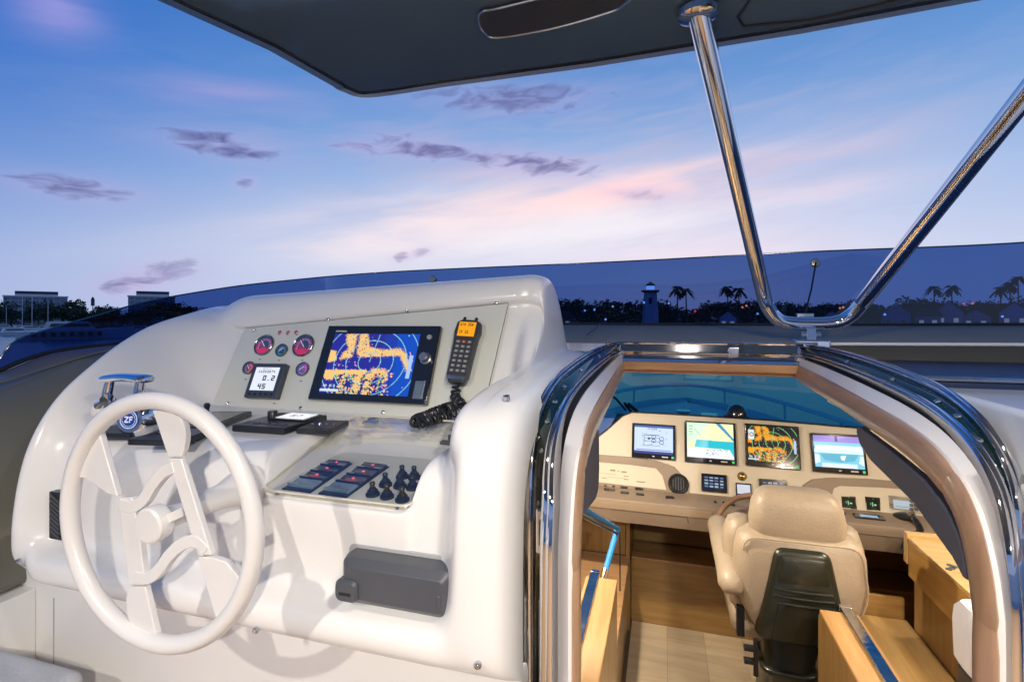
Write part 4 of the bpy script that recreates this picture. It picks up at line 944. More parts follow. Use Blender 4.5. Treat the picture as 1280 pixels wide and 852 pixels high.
# ================================================================== lower cabin shell
ZF = -.45
fl = obj('cabin_floor', *bx(-.66, 1.66, .98, 3.7, ZF - .05, ZF - .004), mat('dark_joint', (.12, .09, .06), .8), smooth=False); tag(fl, kind='structure')
xs = [-.195, .02, .235, .45, .60]
for i in range(len(xs) - 1):
    ys = [1.0, 2.35 + .35 * (i % 2), 3.15 + .1 * ((i * 7) % 3), 3.37]
    for j in range(3):
        obj('floor_board', *bx(xs[i] + .0006, xs[i + 1] - .0006, ys[j] + .0006, ys[j + 1] - .0006, ZF - .004, ZF), floorw, fl, smooth=False)
wl = obj('cabin_wall', *join(bx(-.70, -.66, 1.04, 3.8, ZF, .98), bx(1.66, 1.70, .95, 3.8, ZF, 1.2), bx(-.70, 1.70, 3.76, 3.80, ZF, .62), bx(-.70, -.30, 1.035, 1.05, ZF, .95)), oakz, bevel=.002); tag(wl, kind='structure')
tag(obj('cabin_ceiling', *join(bx(-.70, 1.70, 2.034, 2.32, 1.30, 1.318), bx(-.70, XL - .17, 1.06, 2.034, 1.07, 1.08), bx(XR + .16, 1.70, .95, 2.034, 1.19, 1.20)), mat('cream_ceiling', (.55, .50, .42), .6), bevel=.003), kind='structure')
tag(obj('upper_liner', *join(bx(XR + .105, 1.70, 1.40, 2.02, 1.203, 1.29), bx(XR + .14, 1.7, .3, 1.4, 1.18, 1.218), bx(XR + .135, 2.3, 1.07, 1.09, -.2, 1.2)), gel, smooth=False), kind='structure')
# ---- kneehole, panels under the dash
kp = thing('under_dash_cabinet', (.2, 3.4, ZF), 'oak panels and dark kneehole below the lower dashboard, behind the seat', 'cabinet')
obj('kick_panel', *bx(-.20, 1.655, 3.37, 3.39, ZF, -.05), oak, kp, bevel=.003)
obj('ledge_cap', *bx(-.20, 1.655, 3.35, 3.42, -.047, -.03), walnutx, kp, bevel=.004)
obj('back_panel', *bx(-.20, 1.66, 3.66, 3.69, -.05, .45), oak, kp)
obj('side_panel', *bx(-.225, -.203, 3.26, 3.66, ZF, .36), oakz, kp)
obj('shelf_floor', *bx(-.20, 1.655, 3.42, 3.66, -.08, -.06), oak, kp)
# port locker: counter, upright, box
lk = thing('port_locker', (-.4, 2.7, ZF), 'oak locker with a walnut-edged counter left of the steps, below the blue handrail', 'locker')
obj('counter_top', *bx(-.655, -.205, 1.8, 3.28, -.03, 0), wood('warm_oak_top', (.42, .235, .11), (.56, .34, .175), 'X', .32), lk, bevel=.004)
obj('side_panel', *bx(-.655, -.215, 1.8, 3.28, ZF, -.032), oakz, lk)
obj('upright_panel', *bx(-.655, -.230, 3.285, 3.31, .0, .38), oakz, lk, bevel=.002)
obj('inner_panel', *bx(-.655, -.42, 2.58, 2.60, .002, .28), oakz, lk, bevel=.002)
t = thing('maple_box', (-.47, 2.1, 0), 'pale maple box standing on the port counter, beside the chrome-capped step side', 'box')
obj('box_side', *join(bx(-.62, -.365, 1.75, 2.30, .003, .27)), maple, t, bevel=.003)
obj('box_lid', *bx(-.62, -.355, 1.74, 2.31, .273, .30), maple, t, bevel=.005)
obj('yellow_tag', *bx(-.38, -.352, 1.98, 2.04, .18, .272), mat('yellow_plastic', (.75, .62, .02), .4), t, bevel=.002)
t = thing('white_cushion', (-.33, 1.55, .3), 'rounded white cushion edge at the foot of the left door jamb, inside', 'cushion')
V, Fc = rings([[Vector((-.32 + .062 * sx * k, 1.5 + .28 * sy * k, z)) for sx, sy in [(math.cos(a) * 1, math.sin(a)) for a in [2 * math.pi * i / 20 for i in range(20)]]] for z, k in ((.0, .9), (.1, 1), (.45, 1), (.53, .9), (.565, .6), (.575, .2))])
obj('cushion_body', V, Fc, mat('white_vinyl', (.72, .72, .74), .45, bump=.08, bscale=90), t)
# step sides with chrome caps
def step_side(x0, x1, yf, zt, label, port):
    t = thing('step_side', ((x0 + x1) / 2, yf, ZF), label, 'step side', 'sides of the companionway steps')
    pr = [(1.0, ZF), (yf, ZF), (yf, zt - .05), (yf - .006, zt - .02), (yf - .02, zt - .004), (yf - .04, zt), (1.0, zt)]
    obj('side_panel', *prism([(x0, y, z) for y, z in pr], (x1 - x0, 0, 0)), oakz, t, bevel=.003)
    obj('top_cap', *bx(x0 - .004, x1 + .004, 1.0, yf - .03, zt + .001, zt + .014), oakcap, t, bevel=.005)
    xa, xb = (x0 + .012, x0 + .050) if port else (x1 - .052, x1 - .012)
    obj('chrome_cap', *bx(xa, xb, 1.0, yf - .015, zt + .0145, zt + .026), mat('dark_polished_steel', (.55, .56, .58), .16, metal=1, rvar=.05, vscale=12, bump=.5, bscale=10), t, bevel=.004)
    obj('chrome_end', *bx(xa, xb, yf - .015, yf + .004, zt - .03, zt + .026), chrome, t, bevel=.003)
    return t
step_side(-.300, -.182, 2.12, .43, 'oak step side with a chrome-topped rail, left of the cabin steps', True)
step_side(.548, .665, 2.14, .42, 'oak step side with a chrome-topped rail, right of the steps in front of the seat', False)
hr = thing('blue_handrail', (-.2, 2.36, .54), 'bent handrail wrapped in bright blue film, above the left step side', 'handrail')
pA = onX(718, 630, -.205); pB_ = onX(772, 660, -.20); pC_ = onX(757, 712, -.235)
obj('blue_sleeve', *tube([pA, pB_], .009, 10), blue, hr); obj('dark_inner_bar', *tube([pA - Vector((0, 0, .018)), pB_ - Vector((0, .01, .02))], .006, 8), blackp, hr)
obj('blue_drop', *tube([pB_, pC_], .013, 10), blue, hr); obj('chrome_foot', *tube([pC_, pC_ + (pC_ - pB_).normalized() * .06], .015, 12), chrome, hr)
obj('thin_rod', *tube([pB_ + Vector((.01, 0, 0)), onX(775, 738, -.19)], .003, 6), blackp, hr)

# ================================================================== lower dashboard
DY = 3.1; DP = Vector((.2, DY, .775)); DN = Vector((0, -1, .30)).normalized(); dfr = frame(DN)
def dp(px, py, h=.004): return onP(px, py, DP + DN * h, DN)
db = thing('lower_dashboard', (.4, 3.0, ZF), 'cream and taupe lower helm dashboard seen through the companionway', 'dashboard')
outl_ = [dp(690, 600), dp(706, 580), dp(735, 556), dp(760, 536), dp(778, 520), dp(790, 515), dp(830, 517), dp(960, 525), dp(1085, 536), dp(1150, 542), dp(1260, 552), dp(1300, 690), dp(1190, 672), dp(1080, 655), dp(950, 640), dp(880, 633), dp(805, 628), dp(700, 615)]
obj('dash_face', *prism([p - DN * .004 for p in outl_], -DN * .03), cream, db, bevel=.006, segs=3)
obj('dash_top_edge', *tube([p - DN * .012 for p in outl_[2:11]], .008, 8), rubber, db)
obj('dash_top', *gridf([[p - DN * .02 for p in outl_[3:11]], [Vector((p.x, 3.75, .80)) for p in outl_[3:11]]]), mat('black_dash_top', (.012, .014, .016), .7), db)
# left taupe surround with the cream inset and the vent
sur = [dp(x, y, .0) for x, y in ((690, 569), (735, 567), (780, 570), (820, 575), (843, 583), (856, 597), (864, 622), (868, 634), (700, 618))]
obj('taupe_surround', *prism(sur, DN * .010), taupe, db, bevel=.006, segs=3)
ins_ = [dp(x, y, .010) for x, y in ((690, 573), (735, 576), (790, 581), (820, 585), (828, 594), (833, 612), (735, 601), (690, 597))]
inset_ = obj('cream_inset', *prism(ins_, DN * .004), cream, db, bevel=.003)
for (px, py, w_, h_) in ((766, 587.5, .03, .02), (773, 588.5, .01, .012), (780, 589.5, .03, .02), (801, 602, .05, .014), (783, 595, .03, .01), (783, 599, .03, .01), (760, 592, .09, .004), (772, 597, .11, .004), (755, 597, .03, .008), (740, 601, .05, .005)):
    obj('legend_mark', *prism(rrect(dp(px, py, .0143), w_, h_ * .4, .001, dfr, 2), DN * .0005), mat('soft_ink', (.2, .17, .13), .6), inset_)
for (px, py) in ((741, 590), (748, 586), (747, 593)):
    obj('gold_symbol', *lathe([(.009, 0), (.009, .001), (0, .0012)], dp(px, py, .0143), DN, 12), mat('gold_print', (.75, .6, .15), .35), inset_)
vc = dp(848, 604.5, .010)
vt = thing('air_vent', vc, 'round black air vent in the taupe part of the lower dashboard', 'air vent')
obj('vent_ring', *lathe([(.054, 0), (.056, .006), (.050, .012), (.043, .008), (.042, .0)], vc, DN, 30), blackp, vt)
obj('vent_cup', *lathe([(.043, .002), (0, .002)], vc, DN, 24), rubber, vt)
for k in range(5): obj('louvre', *boxg(vc + dfr[0] * (-.028 + k * .014) + DN * .005, (.004, .07 * math.sqrt(max(.1, 1 - ((k - 2) / 2.6) ** 2)), .006), dfr), greyp, vt)
# right recess with instruments
rec = [dp(x, y, .0) for x, y in ((1000, 618), (1003, 606), (1014, 599), (1035, 596.5), (1085, 598), (1130, 602), (1260, 612), (1290, 690), (1000, 640))]
obj('taupe_surround', *prism(rec, DN * .010), taupe, db, bevel=.006, segs=3)
rin = [dp(x, y, .010) for x, y in ((1040, 618), (1042, 610), (1050, 607), (1100, 609), (1155, 613), (1250, 622), (1270, 665), (1180, 652), (1100, 642), (1043, 636))]
obj('cream_inset', *prism(rin, DN * .004), cream, db, bevel=.003)
# ledge and fascia: a lofted taupe body
def loftx(xs_, prof): return gridf([[(x, y + dy, z) for y, z in prof] for x, dy in xs_])
prof = [(3.06, .522), (3.02, .514), (2.95, .506), (2.89, .50), (2.868, .492), (2.86, .475), (2.865, .44), (2.87, .40), (2.88, .365), (2.92, .352), (3.3, .35), (3.66, .36)]

obj('lower_body', *loftx([(-.66, 0), (-.2, 0), (.3, 0), (.9, 0), (1.66, 0)], prof), taupe, db, angle=40, sub=0)
obj('drawer_seam', *tube([(-.28, 2.864, .437), (.0, 2.864, .437), (.12, 2.864, .437), (.125, 2.868, .405)], .0025, 6), mat('dark_seam', (.09, .07, .05), .7), db)  # dark brown line along the drawer joint
obj('drawer_seam', *tube([(.60, 2.864, .445), (1.66, 2.864, .445)], .0025, 6), mat('dark_seam', (0, 0, 0)), db)
obj('light_fascia', *gridf([[(x, 2.857, z) for x in (-.66, .24)] for z in (.480, .465)] + [[(x, 2.861, .44) for x in (-.66, .24)]]), taupel, db)
def ledge(px, py, z=.603):
    p = onP(px, py, (0, 2.95, .508), Vector((0, -.11, 1)).normalized()); return p
LN = Vector((0, -.11, 1)).normalized(); lfr = (Vector((1, 0, 0)), LN.cross(Vector((1, 0, 0))), LN)
for i, (px, py, w_) in enumerate(((733, 607.5, .02), (741, 608, .02), (762, 611.5, .06), (780, 609, .04), (781, 615.5, .045), (799, 611, .045), (800, 617.5, .045), (757, 606.5, .012), (767, 607.5, .012))):
    obj('rocker', *boxg(ledge(px, py), (w_, .018, .012), lfr), blackp, db, bevel=.003)
for (px, py) in ((837, 621.5), (894, 627)): obj('socket', *boxg(ledge(px, py), (.045 if px < 850 else .012, .022, .010), lfr), blackp, db, bevel=.003)
for (px, py, w_, d_) in ((911, 629.5, .06, .03), (1052, 641, .03, .02), (1086, 646, .13, .045)):
    p = ledge(px, py); o = obj('ledge_display', *boxg(p, (w_, d_, .010), lfr), blackg, db, bevel=.002)
    obj('lit_window', *boxg(p + LN * .0055, (w_ * .6, d_ * .5, .001), lfr), mat('lit_window', (.1, .15, .2), .2, emit=(.35, .55, .8), estr=.6), o)

# ---- main screens
def dq(*p): return squared([dp(x, y, .0) for x, y in p])
def dashd(q, n_, label, cat, cv, win, m, h, st, group):
    t = display('dash_display', q, n_, label, cat, cv, win, m, h, st, group)
    obj('green_icon', *boxg(bil(q, .93, .93) + n_ * h, (.012, .012, .002), frame(n_)), mat('green_lit', (.02, .3, .08), .4, emit=(.03, .5, .15), estr=.8), t)
    obj('maker_print', *boxg(bil(q, .76, .93) + n_ * h, (.034, .007, .0015), frame(n_)), mat('pale_print', (0, 0, 0)), t)
    obj('centre_print', *boxg(bil(q, .5, .93) + n_ * h, (.012, .006, .0015), frame(n_)), mat('pale_print', (0, 0, 0)), t)
    return t
cv = Canvas(96, 84, (205, 222, 250))
cv.rect(0, 0, 1, .08, (70, 100, 170)); cv.rect(0, .9, 1, 1, (60, 70, 140)); cv.rect(.05, .84, .95, .88, (120, 140, 200))
for (y, a) in ((.40, .25), (.53, .4)):
    for k in range(2): cv.disc(.5 + .2 * k, y + .05 * k, .06, (30, 40, 70), .045)
cv.line(.25, .32, .25, .72, (40, 50, 80), 1.5)
for y in (.34, .44, .56, .7): cv.line(.25, y, .65, y, (50, 60, 90), 1.3)
for _ in range(26):
    x, y = RNG.random() * .7 + .15, RNG.random() * .6 + .16; cv.rect(x, y, x + .03, y + .015, (60, 70, 110))
cv.disc(.38, .46, .03, (20, 30, 60)); cv.text('SYSTEM', .35, .1, (60, 70, 110))
dashd(dq((791, 528.5), (845, 531.5), (844, 575.5), (789, 571)), DN, 'leftmost dashboard screen, white page with line drawings of engine systems', 'display', cv, (.06, .05, .94, .86), None, .016, 1.15, 'four large screens on the lower dashboard')
cv = Canvas(96, 84, (240, 250, 190)); cv.poly([(0, 0), (.5, 0), (.2, .45), (0, .6)], (215, 248, 215)); cv.poly([(.2, .48), (1, .5), (1, .72), (.16, .7)], (40, 190, 210)); cv.poly([(0, .72), (1, .74), (1, 1), (0, 1)], (235, 238, 245)); cv.poly([(.62, 0), (.72, 0), (1, .42), (1, .5)], (70, 150, 190)); cv.poly([(.9, .72), (1, .7), (1, .95)], (60, 190, 215))
for _ in range(20): 
    x, y = RNG.random() * .45 + .4, RNG.random() * .2 + .72; cv.rect(x, y, x + .025, y + .015, (90, 100, 110))
for y in (.1, .18, .26, .34): cv.rect(.04, y, .14, y + .02, (140, 160, 150))
cv.line(.15, .15, .35, .45, (120, 150, 160), 1)
dashd(dq((856, 525.5), (919, 529), (921, 582), (855, 577)), DN, 'second dashboard screen from the left, nautical chart in cyan and pale yellow', 'display', cv, (.05, .04, .95, .87), None, .016, 1.15, 'four large screens on the lower dashboard')
cv = radar(110, 90, (22, 24, 34), (22, 26, 40), (250, 160, 30), (120, 210, 120), 160); cv.rect(.02, .12, .14, .4, (225, 230, 235)); cv.disc(.08, .25, .045, (60, 60, 70), .03)
dashd(dq((930, 529), (998, 533), (1001, 588), (932, 581)), DN, 'third dashboard screen from the left, dark radar page with orange echoes', 'display', cv, (.05, .05, .95, .87), None, .016, 1.1, 'four large screens on the lower dashboard')
cv = Canvas(96, 78, (150, 130, 215)); cv.rect(0, .2, 1, .36, (120, 205, 240)); cv.poly([(.05, .3), (.95, .3), (1, .46), (0, .46)], (225, 245, 255)); cv.rect(0, .45, 1, .56, (215, 250, 255)); cv.rect(0, .55, 1, 1, (130, 205, 230)); cv.poly([(.1, .55), (.9, .55), (.8, .76), (.5, .82), (.2, .76)], (95, 180, 205)); cv.poly([(.52, .62), (.64, .6), (.6, .76), (.54, .74)], (235, 248, 255)); cv.rect(.45, 0, .5, .18, (30, 45, 120)); cv.rect(.15, .86, .85, 1, (220, 235, 245)); cv.poly([(.0, .6), (.1, .6), (.12, .82), (0, .9)], (220, 240, 250)); cv.poly([(.92, .6), (1, .6), (1, .9), (.88, .82)], (220, 240, 250))
dashd(dq((1010, 541), (1078, 543.5), (1085, 594.5), (1017, 589)), DN, 'rightmost dashboard screen, camera view of the stern in pale blue and violet', 'display', cv, (.05, .06, .95, .86), None, .016, 1.15, 'four large screens on the lower dashboard')
def small(px4, label, kind):
    q = dq(*px4)
    if kind == 'keys':
        cv = Canvas(48, 36, (20, 28, 48))
        for r_ in range(4):
            for c_ in range(4): cv.rect(.06 + c_ * .235, .1 + r_ * .2, .06 + c_ * .235 + .16, .1 + r_ * .2 + .1, (185, 205, 235) if (r_ + c_) % 3 else (110, 140, 190))
    elif kind == 'white': cv = Canvas(20, 24, (235, 240, 255)); cv.rect(0, .78, 1, 1, (60, 70, 110))
    elif kind == 'green':
        cv = Canvas(30, 34, (14, 22, 16)); cv.rect(.42, .35, .5, .7, (170, 235, 190)); cv.rect(.3, .4, .36, .6, (90, 200, 120)); cv.rect(.56, .5, .72, .62, (200, 240, 210)); cv.rect(.5, .05, .6, .1, (120, 220, 140)); cv.rect(.3, .8, .7, .84, (40, 90, 60))
    else: cv = Canvas(48, 30, (200, 215, 222)); cv.rect(0, 0, 1, .1, (150, 160, 170)); cv.rect(.1, .75, .9, .8, (120, 130, 140))
    return display('small_display', q, DN, label, 'small display', cv, (.08, .1, .92, .9) if kind != 'radio' else (.14, .22, .70, .76), blackg if kind != 'radio' else mat('bronze_grey_case', (.16, .14, .12), .4), .014, .8, None, .002)
small([(877, 591), (908, 593.5), (909, 616), (876, 613)], 'small screen of rows of white keys, left below the chart screen', 'keys')
small([(948, 597.5), (982, 600), (984, 622), (950, 620)], 'small screen of white keys just above the headrest, partly hidden', 'keys')
small([(919, 603), (938, 604), (940, 622.5), (920, 620.5)], 'tiny white square instrument between the two key screens', 'white')
small([(1048, 618), (1068, 619.5), (1072, 637), (1051, 635)], 'black engine panel with green lights, left one right of the headrest', 'green')
small([(1078, 619.5), (1098, 621), (1102, 640), (1082, 637.5)], 'black engine panel with green lights, right one beside the radio', 'green')
rd = small([(1107, 618), (1149, 622), (1154, 643), (1112, 639)], 'bronze-grey radio set with pale screen at the right end of the dashboard', 'radio')
for k in range(2):
    for j in range(3): obj('radio_knob', *lathe([(.009, 0), (.008, .008), (0, .009)], dp(1139 + k * 6, 626 + j * 5, .014), DN, 12), greyp, rd)
c = dp(927.5, 595, .0)
t = thing('brass_sensor', c, 'tiny brass half-round sensor between the chart and radar screens', 'sensor'); obj('dome', *lathe([(.020, 0), (.019, .008), (.012, .016), (0, .019)], c, DN, 18), mat('brass', (.6, .42, .16), .25, metal=1), t); obj('base_ring', *lathe([(.024, 0), (.023, .003), (.018, .003)], c, DN, 18), blackp, t)
# microphone on its hook
mc = dp(1122, 644, .03)
t = thing('fist_microphone', mc, 'black fist microphone with coiled cord hanging below the radio set', 'microphone')
ma = (ledge(1140, 652) + LN * .03 - mc); mfr = frame(ma.normalized(), LN)
obj('mic_body', *rings([rrect(mc + ma * k, .055 * s, .035 * s, .012, mfr, 3) for k, s in ((-.1, .6), (0, .95), (.3, 1.1), (.75, 1), (1.0, .75))]), blackp, t)
obj('mic_plate', *rings([rrect(mc + ma * k + LN * .012, .04, .02, .006, mfr, 3) for k in (.85, .95)]), chrome_r, t)
pth = smooth_path([mc + ma * 1.0, mc + ma * 1.2 + Vector((0, -.05, -.05)), onY(1136, 672, 2.80), onY(1130, 688, 2.82), onY(1134, 676, 2.80)], 8); pth = resample(pth, 300); hel = []
for i, p in enumerate(pth):
    an = 2 * math.pi * 26 * i / 300; hel.append(p + Vector((1, 0, 0)) * .011 * math.cos(an) + Vector((0, .6, .8)) * .011 * math.sin(an))
obj('coiled_cord', *tube(hel, .0045, 5), blackp, t)
# dome compass on the dash top
cc = Vector(dp(921, 515, 0)); cc = onY(921, 519, 3.22)
t = thing('dome_compass', cc, 'small dark dome compass on top of the lower dashboard', 'compass')
obj('base', *lathe([(.07, -.03), (.07, .0), (.055, .006)], cc, ZUP, 24), blackp, t); obj('dome', *lathe([(.055, .004), (.052, .03), (.038, .052), (.018, .063), (0, .065)], cc, ZUP, 24), mat('dark_glass', (.015, .02, .03), .05, coat=1), t)
# interior steering wheel
ic = onY(951, 672, 2.72); n_ = Vector((0, -1, .75)).normalized(); fr_ = frame(n_)
t = thing('inner_wheel', ic, 'brown wooden wheel of the lower helm, half hidden behind the seat', 'steering wheel')
obj('rim', *torus(ic, .205, .014, fr_, 56, 12), wood('brown_wheel', (.22, .13, .08), (.30, .18, .11), 'X'), t); 
for a in (90, 210, 330):
    e = ic + fr_[0] * .2 * math.cos(math.radians(a)) + fr_[1] * .2 * math.sin(math.radians(a)); obj('spoke', *tube([ic, e], .008, 8), chrome_r, t)
obj('hub', *lathe([(.045, -.02), (.045, .01), (.03, .02), (0, .022)], ic, n_, 20), blackp, t); obj('column', *tube([ic, ic - n_ * .16], .03, 12), taupe, t)

# ================================================================== helm seat
sx, sy = .505, 2.22
ch = thing('helm_chair', (sx, sy + .15, ZF), 'beige leather helm seat with headrest and black plastic back shell, seen from behind', 'seat')
def pad(rows_, m, name, tilt=(0, 0)):
    """rows: (z, cx, cy, wx, wy, r)"""
    rs = []
    for (z, cx_, cy_, wx, wy, r) in rows_: rs.append(rrect((cx_, cy_, z), wx, wy, r, (Vector((1, 0, 0)), Vector((0, 1, 0)), ZUP), 6))
    return obj(name, *rings(rs), m, ch, angle=70)
pad([(z - .035, a, b, c_, d, r) for z, a, b, c_, d, r in [(.655, sx, sy + .075, .20, .05, .024), (.640, sx, sy + .07, .27, .09, .04), (.648, sx, sy + .065, .315, .12, .05), (.665, sx, sy + .06, .338, .135, .055), (.72, sx, sy + .055, .345, .14, .055), (.785, sx, sy + .06, .325, .135, .055), (.82, sx, sy + .065, .29, .12, .05), (.838, sx, sy + .07, .25, .09, .04), (.845, sx, sy + .075, .20, .05, .024)]], leather, 'headrest')
BK = [(.245, sx, sy + .06, .26, .06, .03), (.255, sx, sy + .05, .30, .11, .05), (.29, sx, sy + .045, .345, .13, .055), (.34, sx, sy + .04, .40, .14, .06), (.40, sx, sy + .038, .445, .15, .065), (.50, sx, sy + .035, .468, .15, .065), (.58, sx, sy + .035, .462, .145, .065), (.625, sx, sy + .04, .435, .135, .06), (.647, sx, sy + .05, .38, .10, .05), (.655, sx, sy + .06, .30, .05, .024)]
pad(BK, leather, 'backrest')
obj('backrest_piping', *tube(rect_round([Vector((sx + a, sy - .030, z)) for a, z in ((-.20, .635), (.20, .635), (.225, .45), (.15, .262), (-.15, .262), (-.225, .45))], .05), .0035, 6, True), leather, ch)
for s in (-1, 1): pad([(.27, sx + s * .165, sy + .16, .09, .10, .04), (.29, sx + s * .18, sy + .16, .11, .15, .05), (.42, sx + s * .205, sy + .17, .115, .17, .055), (.57, sx + s * .205, sy + .165, .11, .16, .052), (.635, sx + s * .195, sy + .16, .09, .12, .044), (.65, sx + s * .19, sy + .16, .05, .06, .02)], leather, 'side_bolster')
pad([(.14, sx, sy + .32, .40, .36, .08), (.16, sx, sy + .32, .45, .44, .10), (.24, sx, sy + .32, .46, .46, .10), (.29, sx, sy + .32, .43, .42, .10), (.30, sx, sy + .32, .36, .34, .09)], leather, 'seat_cushion')
yb = sy - .045
def shellpoly(z_top, z_bot, w_t, w_b, y): return [(sx - w_t / 2, y, z_top), (sx + w_t / 2, y, z_top), (sx + w_b / 2, y, z_bot), (sx - w_b / 2, y, z_bot)]
bsm = mat('black_shell_plastic', (.014, .017, .012), .34, coat=.1)
P0 = rect_round([Vector(p) for p in shellpoly(.612, .25, .195, .335, yb + .03)], .035); P1 = rect_round([Vector(p) for p in shellpoly(.608, .255, .185, .325, yb)], .035); P2 = rect_round([Vector(p) for p in shellpoly(.597, .265, .160, .30, yb - .012)], .03)
V, Fc = rings([P0, P1, P2]); sh = obj('back_shell', V, Fc, bsm, ch, angle=50)
P1 = rect_round([Vector(p) for p in shellpoly(.585, .50, .15, .185, yb - .012)], .01); P2 = rect_round([Vector(p) for p in shellpoly(.572, .49, .13, .170, yb - .020)], .01)
obj('shell_scoop', *rings([P1, P2]), bsm, sh, angle=50)
for k in range(3): obj('shell_rib', *tube([(sx - .098 - k * .006, yb - .012, .462 - k * .026), (sx - .03, yb - .018, .462 - k * .026), (sx + .03, yb - .018, .462 - k * .026), (sx + .098 + k * .006, yb - .012, .462 - k * .026)], .006, 8), bsm, sh)
obj('shell_line', *tube([(sx - .085, yb - .012, .40), (sx - .11, yb - .012, .26)], .002, 6), bsm, sh)
# armrest
aP = smooth_path([(.262, sy - .02, .40), (.262, sy + .02, .435), (.262, sy + .15, .45), (.262, sy + .35, .455), (.262, sy + .50, .46), (.262, sy + .56, .445)], 4); nA = len(aP)
obj('armrest', *tube(aP, [.030 + .022 * min(1, i / 3, (nA - 1 - i) / 2.5) for i in range(nA)], 18), leather, ch, angle=80)
obj('arm_bracket', *join(boxg((.30, sy + .05, .26), (.03, .03, .12))), blackp, ch, bevel=.004)
obj('recline_handle', *join(tube([(.345, sy - .03, .24), (.345, sy - .035, .10)], .009, 10), boxg((.325, sy - .03, .20), (.045, .025, .014)), boxg((.325, sy - .03, .15), (.045, .025, .014))), blackp, ch)
# pedestal
pad([(-.45, sx - .03, sy + .16, .30, .30, .06), (-.43, sx - .03, sy + .16, .27, .27, .06), (-.39, sx - .03, sy + .15, .20, .22, .05), (-.0, sx - .03, sy + .13, .185, .23, .05), (.08, sx - .03, sy + .12, .19, .24, .05), (.10, sx - .03, sy + .12, .21, .27, .05), (.112, sx - .03, sy + .12, .205, .265, .05), (.114, sx - .03, sy + .12, .18, .24, .05), (.18, sx - .02, sy + .12, .20, .22, .05), (.24, sx, sy + .11, .26, .20, .05)], bsm, 'pedestal')

# ================================================================== starboard joinery
cb = thing('starboard_cabinet', (1.3, 2.3, ZF), 'golden maple cabinet with overhanging top, right of the seat', 'cabinet')
obj('cabinet_top', *bx(1.008, 1.655, 2.13, 2.60, .535, .55), wood('maple_top', (.62, .40, .16), (.74, .51, .23), 'X', .25), cb, bevel=.003)
obj('cabinet_side', *bx(1.01, 1.65, 2.132, 2.598, .385, .534), wood('golden_maple', (.50, .27, .07), (.62, .37, .11), 'Y', .3), cb, bevel=.002)
obj('top_lip', *bx(1.008, 1.655, 2.605, 2.64, .43, .562), wood('maple_top', (.62, .40, .16), (.74, .51, .23), 'X', .25), cb, bevel=.002)
obj('cabinet_base', *bx(1.04, 1.65, 1.02, 2.62, ZF, .384), oakz, cb, bevel=.002)
obj('rear_post', *bx(1.018, 1.05, 2.12, 2.128, .0, .53), taupe, cb)
for (px, py) in ((1187, 706), (1190, 710), (1186, 711), (1193, 708)): obj('finger_pull', *lathe([(.010, 0), (.010, .002), (.006, .002), (0, .001)], onZ(px, py, .5505), ZUP, 12), greyp, cb)
ct = thing('starboard_bench', (.9, 1.9, ZF), 'low maple-topped bench between the right step side and the cabinet', 'bench')
obj('bench_top', *bx(.80, 1.036, 1.02, 2.68, .13, .15), maple, ct, bevel=.003)
obj('bench_front', *bx(.81, 1.03, 1.03, 2.66, ZF, .129), oakz, ct)
obj('edge_rail', *bx(.785, .815, 1.02, 2.66, .152, .168), walnuty, ct, bevel=.004)
obj('bench_back', *bx(.80, 1.03, 2.685, 2.705, ZF, .24), oak, ct, bevel=.002)
# white speaker pod by the right jamb
c = onY(1221, 800, 1.5)
t = thing('white_pod', c, 'white rounded pod with a dark ring, just inside the right door jamb', 'pod')
obj('pod_body', *rings([rrect(c + Vector((.01, 0, dz)), .09 * s, .12 * s, .035 * s, (Vector((1, 0, 0)), Vector((0, 1, 0)), ZUP), 5) for dz, s in ((-.085, .3), (-.08, .7), (-.06, .95), (.03, 1), (.06, .95), (.078, .7), (.084, .3))]), mat('white_vinyl', (0, 0, 0)), t)
obj('dark_ring', *lathe([(.0, 0), (.016, .0), (.018, .008), (.011, .009), (.010, .003)], c + Vector((-.012, -.06, .03)), (-.3, -1, .1), 20), blackp, t)
obj('pod_bracket', *boxg(c + Vector((.0, 0, -.11)), (.05, .07, .06)), blackp, t, bevel=.004)

# cabin ceiling lights
def cabin_light(x, y, z, power, label, size=.07):
    t = thing('cabin_light', (x, y, z), label, 'ceiling light', 'cabin ceiling lights')
    obj('bezel', *lathe([(.045, 0), (.045, -.006), (.034, -.008)], (x, y, z), ZUP), chrome, t)
    obj('lens', *lathe([(0, -.003), (.034, -.003)], (x, y, z), ZUP), mat('lit_lens', (0, 0, 0)), t)
    l = bpy.data.lights.new('cabin_lamp', 'AREA'); l.shape = 'DISK'; l.size = size; l.energy = power; l.color = (1.0, .84, .64)
    lo = bpy.data.objects.new('cabin_lamp', l); COL.objects.link(lo); lo.parent = t; lo.location = (0, 0, -.012)
cabin_light(-.42, 2.20, 1.30, 26, 'round warm cabin ceiling light above the lower helm, port one')
cabin_light(1.15, 2.22, 1.30, 7, 'round warm cabin ceiling light above the lower helm, middle one')
cabin_light(.95, 1.5, 1.19, 12, 'round warm cabin ceiling light over the maple bench')
cabin_light(-.42, 1.6, 1.07, 5, 'round warm cabin ceiling light over the port locker')
cabin_light(1.45, 2.22, 1.30, 4, 'round warm cabin ceiling light near the starboard wall')

